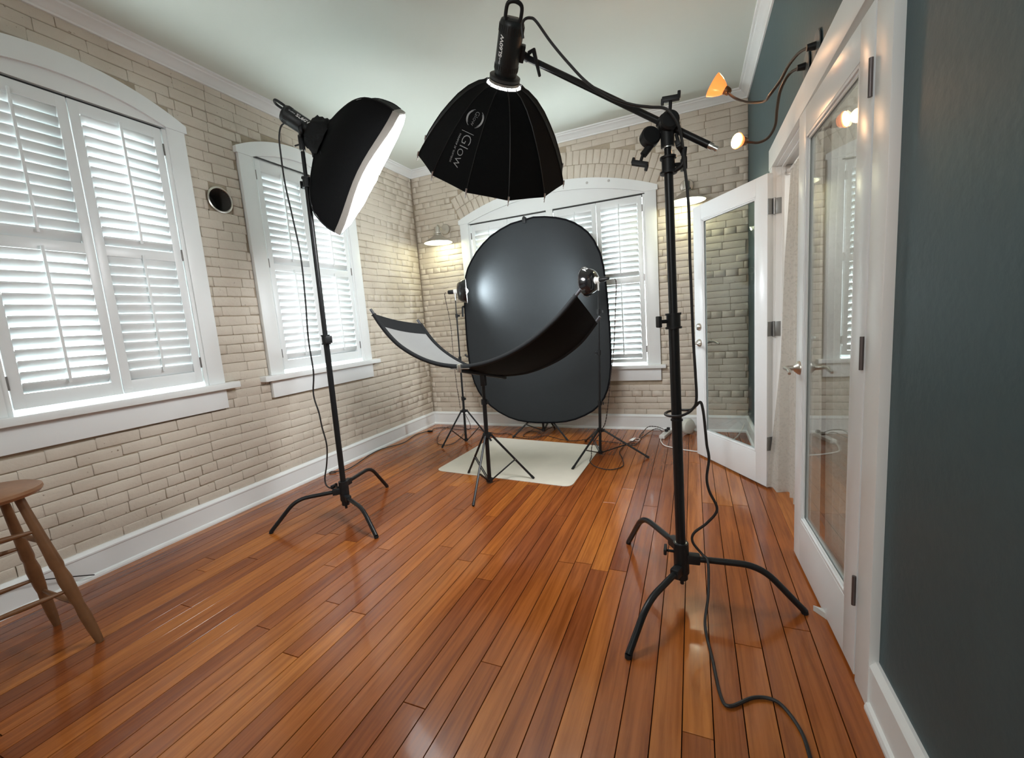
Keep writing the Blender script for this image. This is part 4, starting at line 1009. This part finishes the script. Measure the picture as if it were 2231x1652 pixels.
P_, fs, _, _ = soft_shell(rim2, n2, dC2, [(R2-.008, -.004), (.2, .004), (.01, .006)], NS, 5, PH, .006)
mb = MB(); mb.add(P_, fs); mb.build('front_diffuser', emit('deep_softbox_glow', (.97, .98, 1.0), 23), to, ang=180)
MB().lathe([(.056, .002), (.066, .004), (.067, .014), (.056, .016)], ring2, n2, 32).build('speed_ring', mat('ring_metal', (.16, .15, .13), .35, metal=.7), to)
MB().lathe([(.050, .020), (.001, .021)], ring2, n2, 24, caps=False).build('led_face', emit('led_face', (.92, .96, 1.0), 60), to)
for k in range(NS):
    a = PH+2*PI*k/NS; d = ua*math.cos(a)+wa*math.sin(a)
    rb = MB().tube([ring2+n2*.014+d*.076]+[rim2+n2*h+d*(R_+.0015) for R_, h in pr2]+[rim2+n2*.010+d*(R2+.002)], .0024, 6).build('rib', M_blk, to)
    e = rim2+d*(R2+.002)
    MB().tube([e-n2*.018-d*.004, e+n2*.002], .0042, 6).tube([e+n2*.004, e+n2*.022+d*.003], .0022, 6).build('rib_tip', mat('rib_tip_metal', (.5, .5, .5), .35, metal=.8), rb)
# printed logo panel
def panel_pt(phi, s, off=.0018):
    """s: 0 at collar .. 1 at rim"""
    f = s*(len(pr2)-1); i = min(len(pr2)-2, int(f)); g_ = f-i
    R_ = pr2[i][0]*(1-g_)+pr2[i+1][0]*g_; h = pr2[i][1]*(1-g_)+pr2[i+1][1]*g_
    seg = 2*PI/NS; ff = ((phi-PH)/seg) % 1; sg = .006*4*ff*(1-ff)
    q = octa_pt(rim2, n2, ua, wa, R_*(1-sg), phi, h, NS, PH); d = (ua*math.cos(phi)+wa*math.sin(phi))
    return q+(d-n2*.35)*off
arc = [0]
for (a, b), (c, d) in zip(pr2, pr2[1:]): arc.append(arc[-1]+math.hypot(c-a, d-b))
def s_at(m_):   # metres from the collar -> s
    m_ = max(0, min(arc[-1]*.999, m_)); i = max(k for k in range(len(arc)-1) if arc[k] <= m_)
    return (i+(m_-arc[i])/(arc[i+1]-arc[i]))/(len(arc)-1)
PHI0 = PH+2*PI/NS*.5
def print_on(vs_, fs, m0, x0, name, mtl):
    P = []
    for v_ in vs_:
        m_ = m0+v_.x; s_ = s_at(m_); R_ = (panel_pt(PHI0, s_)-rim2); R_ = (R_-n2*R_.dot(n2)).length
        P.append(panel_pt(PHI0+LOGO*(x0+v_.y)/R_, s_))
    mb = MB(); mb.add(P, fs); mb.build(name, mtl, to, smooth=False)
LOGO = -1
print_on(*text_mesh('Glow', .028, -.0006), .160, .004, 'logo_word', M_print)
print_on(*text_mesh('Glow', .064, -.0012), .298, .006, 'brand_word', M_print)
print_on(*text_mesh('PARAPOP 28" SOFTBOX', .0115), .298, -.030, 'small_print', M_print)
bar = [V((-.001, -.030, 0)), V((.001, -.030, 0)), V((.001, .030, 0)), V((-.001, .030, 0))]
print_on(bar, [(0, 1, 2, 3)], .222, .000, 'logo_bar', M_print)
vs_, fs = [], []
for rad, a0, a1 in ((.038, 115, 245), (.034, 130, 225), (.038, -65, 65), (.034, -50, 50)):
    o0 = len(vs_); K = 16
    for i in range(K+1):
        a = math.radians(a0+(a1-a0)*i/K+90); wd = .0017*math.sin(PI*(i+.6)/(K+1.2))+.0003
        vs_ += [V((math.cos(a)*(rad-wd), math.sin(a)*(rad-wd), 0)), V((math.cos(a)*(rad+wd), math.sin(a)*(rad+wd), 0))]
    fs += [(o0+2*i, o0+2*i+1, o0+2*i+3, o0+2*i+2) for i in range(K)]
print_on(vs_, fs, .160, .004, 'logo_ring', M_print)

# ------------------------------------------------------------------ cables
cable('power_cord', [(.885, -2.434, 2.43), (.851, -2.436, 2.458), (.811, -2.440, 2.468), (.770, -2.442, 2.455), (.748, -2.445, 2.401), (.742, -2.445, 2.325), (.745, -2.447, 2.136), (.774, -2.45, 1.915), (.795, -2.45, 1.693), (.785, -2.45, 1.442), (.764, -2.45, 1.185), (.769, -2.45, .979), (.742, -2.45, .829), (.768, -2.45, .708), (.777, -2.45, .616), (.797, -2.45, .493), (.775, -2.45, .367), (.752, -2.46, .270), (.768, -2.47, .222), (.816, -2.475, .212), (.845, -2.46, .240)],
      .0048, M_cord, '', parent=tl)
cable('power_cord', [(2.434, -2.763, 2.270), (2.436, -2.773, 2.305), (2.447, -2.769, 2.328), (2.468, -2.764, 2.330), (2.49, -2.762, 2.312), (2.541, -2.756, 2.228), (2.604, -2.747, 2.139), (2.667, -2.735, 2.062), (2.745, -2.725, 1.996), (2.824, -2.715, 1.955), (2.885, -2.720, 1.930), (2.940, -2.745, 1.900), (2.975, -2.740, 1.850), (2.988, -2.725, 1.800), (2.995, -2.72, 1.724), (3.007, -2.72, 1.564), (3.008, -2.72, 1.386), (3.010, -2.72, 1.286), (3.014, -2.72, 1.082), (3.019, -2.72, .960), (3.021, -2.72, .850), (3.005, -2.715, .812), (2.982, -2.720, .795), (2.955, -2.728, .788), (2.918, -2.715, .786), (2.905, -2.690, .788), (2.920, -2.660, .792), (2.960, -2.650, .795), (3.000, -2.690, .805), (3.020, -2.715, .828), (3.036, -2.72, .842), (3.045, -2.72, .80), (3.051, -2.72, .728), (3.055, -2.72, .674), (3.062, -2.72, .619), (3.053, -2.72, .545), (3.061, -2.72, .489), (3.088, -2.72, .416), (3.051, -2.72, .355), (3.003, -2.725, .309), (2.998, -2.73, .272), (3.032, -2.735, .228), (3.052, -2.750, .205), (3.050, -2.800, .10), (3.036, -2.860, .012), (3.055, -3.022, .007), (3.072, -3.165, .007), (3.096, -3.195, .007), (3.162, -3.143, .007), (3.212, -3.131, .007), (3.244, -3.153, .007), (3.272, -3.22, .007), (3.277, -3.294, .007), (3.275, -3.40, .007), (3.27, -3.7, .007), (3.2, -4.2, .007)],
      .0052, M_cord, '', parent=tl2)
cable('extension_cord', [(.105, -1.76, .007), (.060, -1.79, .007), (.045, -1.75, .007), (.10, -1.735, .007), (.150, -1.68, .007), (.135, -1.55, .007), (.055, -1.25, .007), (.048, -1.10, .007), (.07, -1.02, .007), (.148, -.844, .007), (.085, -.55, .007), (.12, -.42, .007), (.158, -.376, .007)],
      .0042, M_cord, 'black cord lying along the left baseboard toward the corner')
MB().box((.145, -.395, .001), (.200, -.365, .018)).build('plug_coupler', M_blkp, bevel=.004, origin=(.17, -.38, 0), label='small black plug joining two cords on the floor near the left corner', category='plug')
cable('lamp_cord', [(2.448, -.932, 1.476), (2.458, -.935, 1.46), (2.458, -.935, 1.40), (2.451, -.93, 1.324), (2.429, -.92, 1.067), (2.415, -.92, .917), (2.375, -.92, .65), (2.344, -.93, .415), (2.319, -.935, .295), (2.288, -.925, .240)],
      .0030, M_cordb, 'thin twisted cord hanging from the right dish lamp', k=14, twist=120)
cable('lamp_cord', [(2.275, -.910, .215), (2.20, -.93, .10), (2.205, -1.01, .02), (2.213, -1.10, .007), (2.29, -1.214, .007), (2.406, -1.255, .007), (2.486, -1.156, .007), (2.448, -.95, .007), (2.407, -.80, .007), (2.425, -.593, .007), (2.483, -.466, .007), (2.542, -.35, .007), (2.585, -.19, .010), (2.640, -.100, .03), (2.690, -.13, .04), (2.722, -.19, .035)],
      .0030, M_cordb, 'brown cord looping on the boards around the right dish lamp stand to the power strip', k=14, twist=120)
cable('lamp_cord', [(2.462, -.61, .010), (2.517, -.579, .007), (2.533, -.429, .007), (2.520, -.29, .007), (2.538, -.16, .012), (2.584, -.09, .05), (2.65, -.09, .055), (2.70, -.10, .045), (2.742, -.13, .036)],
      .0030, M_cordb, 'short brown cord arching up to the power strip by the far baseboard', k=12, twist=120)
cable('lamp_cord', [(.200, -.370, .008), (.150, -.27, .007), (.20, -.20, .007), (.294, -.195, .007), (.487, -.253, .007), (.705, -.208, .007), (.873, -.31, .007), (1.074, -.381, .007), (1.136, -.336, .007), (1.256, -.44, .012), (1.301, -.478, .007), (1.442, -.511, .007), (1.552, -.428, .007), (1.491, -.294, .012), (1.365, -.234, .007), (1.355, -.418, .007), (1.454, -.476, .014), (1.599, -.388, .007), (1.657, -.415, .007), (1.886, -.549, .012), (2.055, -.463, .007), (2.142, -.482, .007), (2.325, -.534, .007), (2.462, -.559, .007), (2.52, -.53, .007)],
      .0030, M_cordb, 'brown cord tangled on the floor under the backdrop stand', k=12, twist=120)
cable('lamp_cord', [(.770, -.733, 1.535), (.757, -.735, 1.515), (.755, -.72, 1.45), (.772, -.70, 1.205), (.769, -.70, .881), (.777, -.70, .597), (.789, -.70, .453), (.803, -.715, .355)],
      .0026, M_cordb, 'thin cord hanging from the left dish lamp beside its stand', k=12, twist=120)
cable('lamp_cord', [(.795, -.66, .345), (.72, -.40, .12), (.62, -.25, .010), (.45, -.12, .007), (.33, -.12, .007), (.275, -.25, .007), (.387, -.54, .007), (.532, -.787, .007), (.641, -.853, .007), (.723, -.809, .007), (.697, -.592, .007), (.583, -.283, .014), (.50, -.16, .012)],
      .0028, M_cordb, 'brown cord looped on the floor around the left dish lamp stand', k=12, twist=120)
t = thing('power_strip', (2.755, -.215, 0), label='white power strip on the floor beside the far baseboard', category='power strip')
Rm = Matrix.Translation((2.755, -.215, 0)) @ Matrix.Rotation(math.atan2(.26, .06), 4, 'Z')
MB().box((-.125, -.026, .001), (.125, .026, .032), Rm).build('body', M_wpl, t, bevel=.006)
for i in range(3): MB().box((-.075+i*.055, -.015, .0325), (-.045+i*.055, .015, .0345), Rm).build('outlet', mat('outlet_face', (.55, .55, .53), .4), t)
for q in (.03, .095): MB().box((q-.015, -.014, .034), (q+.015, .014, .058), Rm).build('plug', M_blkp, t, bevel=.004)
cable('white_cord', [(2.725, -.340, .016), (2.722, -.40, .010), (2.736, -.479, .008), (2.773, -.573, .008), (2.889, -.650, .008), (2.962, -.678, .008), (3.051, -.695, .008), (3.15, -.60, .008), (3.24, -.45, .008), (3.34, -.28, .008), (3.40, -.14, .03), (3.443, -.07, .10)],
      .0048, M_wcord, '', parent=t)
tg = MB(); tg.prism([(2.440, -.46, .010), (2.470, -.415, .022), (2.505, -.425, .030), (2.478, -.480, .014)], (.0, .0, .0012)); tg.build('cord_tag', M_wpl, smooth=False, origin=(2.47, -.45, .01), label='small white paper tag lying on the cords right of the right dish lamp stand', category='tag')
MB().tube(rounded([(2.50, -.46, .012), (2.535, -.50, .018), (2.545, -.45, .030), (2.52, -.42, .018)], .02), .0035, 6).build('twist_tie', mat('pale_pink_tie', (.65, .48, .42), .5), origin=(2.53, -.46, .01), label='pale twist tie around the cords next to the white tag', category='tie')
MB().prism([(2.213, -.985, .003), (2.165, -.62, .003), (2.150, -.60, .003), (2.13, -.80, .003)], (0, 0, .001)).build('paper_scrap', M_wpl, smooth=False, origin=(2.17, -.75, .003), label='thin white plastic scrap under the legs of the right dish lamp stand', category='scrap') if False else None
# white ribbed roll by the far baseboard
t = thing('white_roll', (2.955, -.135, 0), label='ribbed white roll standing on edge by the far baseboard, behind the boom stand pole', category='roll')
prf = []
for i in range(9):
    h = -.030+.0075*i; r = .074-.020*abs(h/.03)**3+(.003 if i % 2 else 0); prf += [(r, h)]
MB().lathe([(.020, -.032)]+prf+[(.020, .032)], (2.955, -.135, .077), (.75, -.66, 0), 28).build('shell', mat('ribbed_white', (.66, .67, .60), .5), t)
MB().prism([(3.466, -2.655, .001), (3.425, -2.640, .001), (3.462, -2.690, .001)], (0, 0, .022)).build('door_wedge', mat('grey_wedge', (.55, .55, .52), .5), smooth=False, origin=(3.45, -2.66, 0), label='small pale wedge on the floor at the foot of the nearer glass door', category='wedge')

# ------------------------------------------------------------------ clear chair mat
m = bpy.data.materials.new('frosted_vinyl'); m.use_nodes = True; nt = m.node_tree; b = nt.nodes['Principled BSDF']
b.inputs['Base Color'].default_value = (.80, .76, .65, 1); b.inputs['Roughness'].default_value = .38; b.inputs['Alpha'].default_value = .60
tc = nn(nt, 'ShaderNodeTexCoord'); nz = nn(nt, 'ShaderNodeTexNoise'); nz.inputs['Scale'].default_value = 5; nz.inputs['Detail'].default_value = 6
nt.links.new(tc.outputs['Object'], nz.inputs['Vector']); mr = nn(nt, 'ShaderNodeMapRange'); mr.inputs[3].default_value = .76; mr.inputs[4].default_value = .95
nt.links.new(nz.outputs[0], mr.inputs[0]); nt.links.new(mr.outputs[0], b.inputs['Alpha'])
c4 = [V((.985, -1.530, .001)), V((2.195, -1.645, .001)), V((2.222, -.640, .001)), V((1.043, -.500, .001))]
poly = []
for i in range(4):
    a, b_, c = c4[i-1], c4[i], c4[(i+1) % 4]; r = .075
    p = b_+(a-b_).normalized()*r; q = b_+(c-b_).normalized()*r
    for j in range(7):
        t_ = j/6; poly.append(p*(1-t_)**2+b_*2*t_*(1-t_)+q*t_*t_)
MB().prism(poly, (0, 0, .0028)).build('chair_mat', m, smooth=False, origin=(1.6, -1.1, 0), label='frosted clear plastic floor mat in front of the oval backdrop', category='floor mat')

# ------------------------------------------------------------------ wooden stool
cx0, cy0 = .515, -3.835
t = thing('wooden_stool', (cx0, cy0, 0), label='round-seated brown wooden stool with turned legs at the left edge', category='stool')
MB().lathe([(.001, .668), (.130, .668), (.158, .676), (.166, .688), (.164, .700), (.150, .707), (.001, .704)], (cx0, cy0, 0), (0, 0, 1), 40, caps=False).build('seat', M_stool2, t)
feet = [(.697, -3.661), (.345, -3.664), (.697, -4.010), (.345, -4.010)]; tops = []
def leg_pts(f):
    f = V((*f, 0)); c = V((cx0, cy0, 0)); tp = c+(f-c)*.42+V((0, 0, .672)); return f, tp
prof = [(0, .0125), (.02, .0135), (.10, .0175), (.20, .0195), (.28, .0165), (.33, .0200), (.45, .0235), (.52, .0185), (.55, .0220), (.66, .0190), (.80, .0165), (.92, .0150), (1, .0150)]
for f in feet:
    a, b_ = leg_pts(f); MB().tube([a.lerp(b_, s_) for s_, _ in prof], .02, 12, rr=[r for _, r in prof]).build('leg', M_stool, t)
def lp(f, s_): a, b_ = leg_pts(f); return a.lerp(b_, s_)
for (i, j, s_) in ((0, 1, .27), (0, 1, .70), (2, 3, .27), (0, 2, .38), (0, 2, .78), (1, 3, .38), (1, 3, .62), (2, 3, .70)):
    a, b_ = lp(feet[i], s_), lp(feet[j], s_+.02); mb = MB()
    mb.tube([a, a.lerp(b_, .2), a.lerp(b_, .5), a.lerp(b_, .8), b_], .01, 10, rr=[.0065, .0085, .0110, .0085, .0065]).build('rung', M_stool, t)
cable('thin_cord', [(.048, -4.3, .12), (.048, -3.95, .135), (.046, -3.74, .142), (.046, -3.64, .135), (.048, -3.52, .088), (.046, -3.40, .03)], .0028, M_cord, 'thin black cord drooping along the baseboard behind the stool')
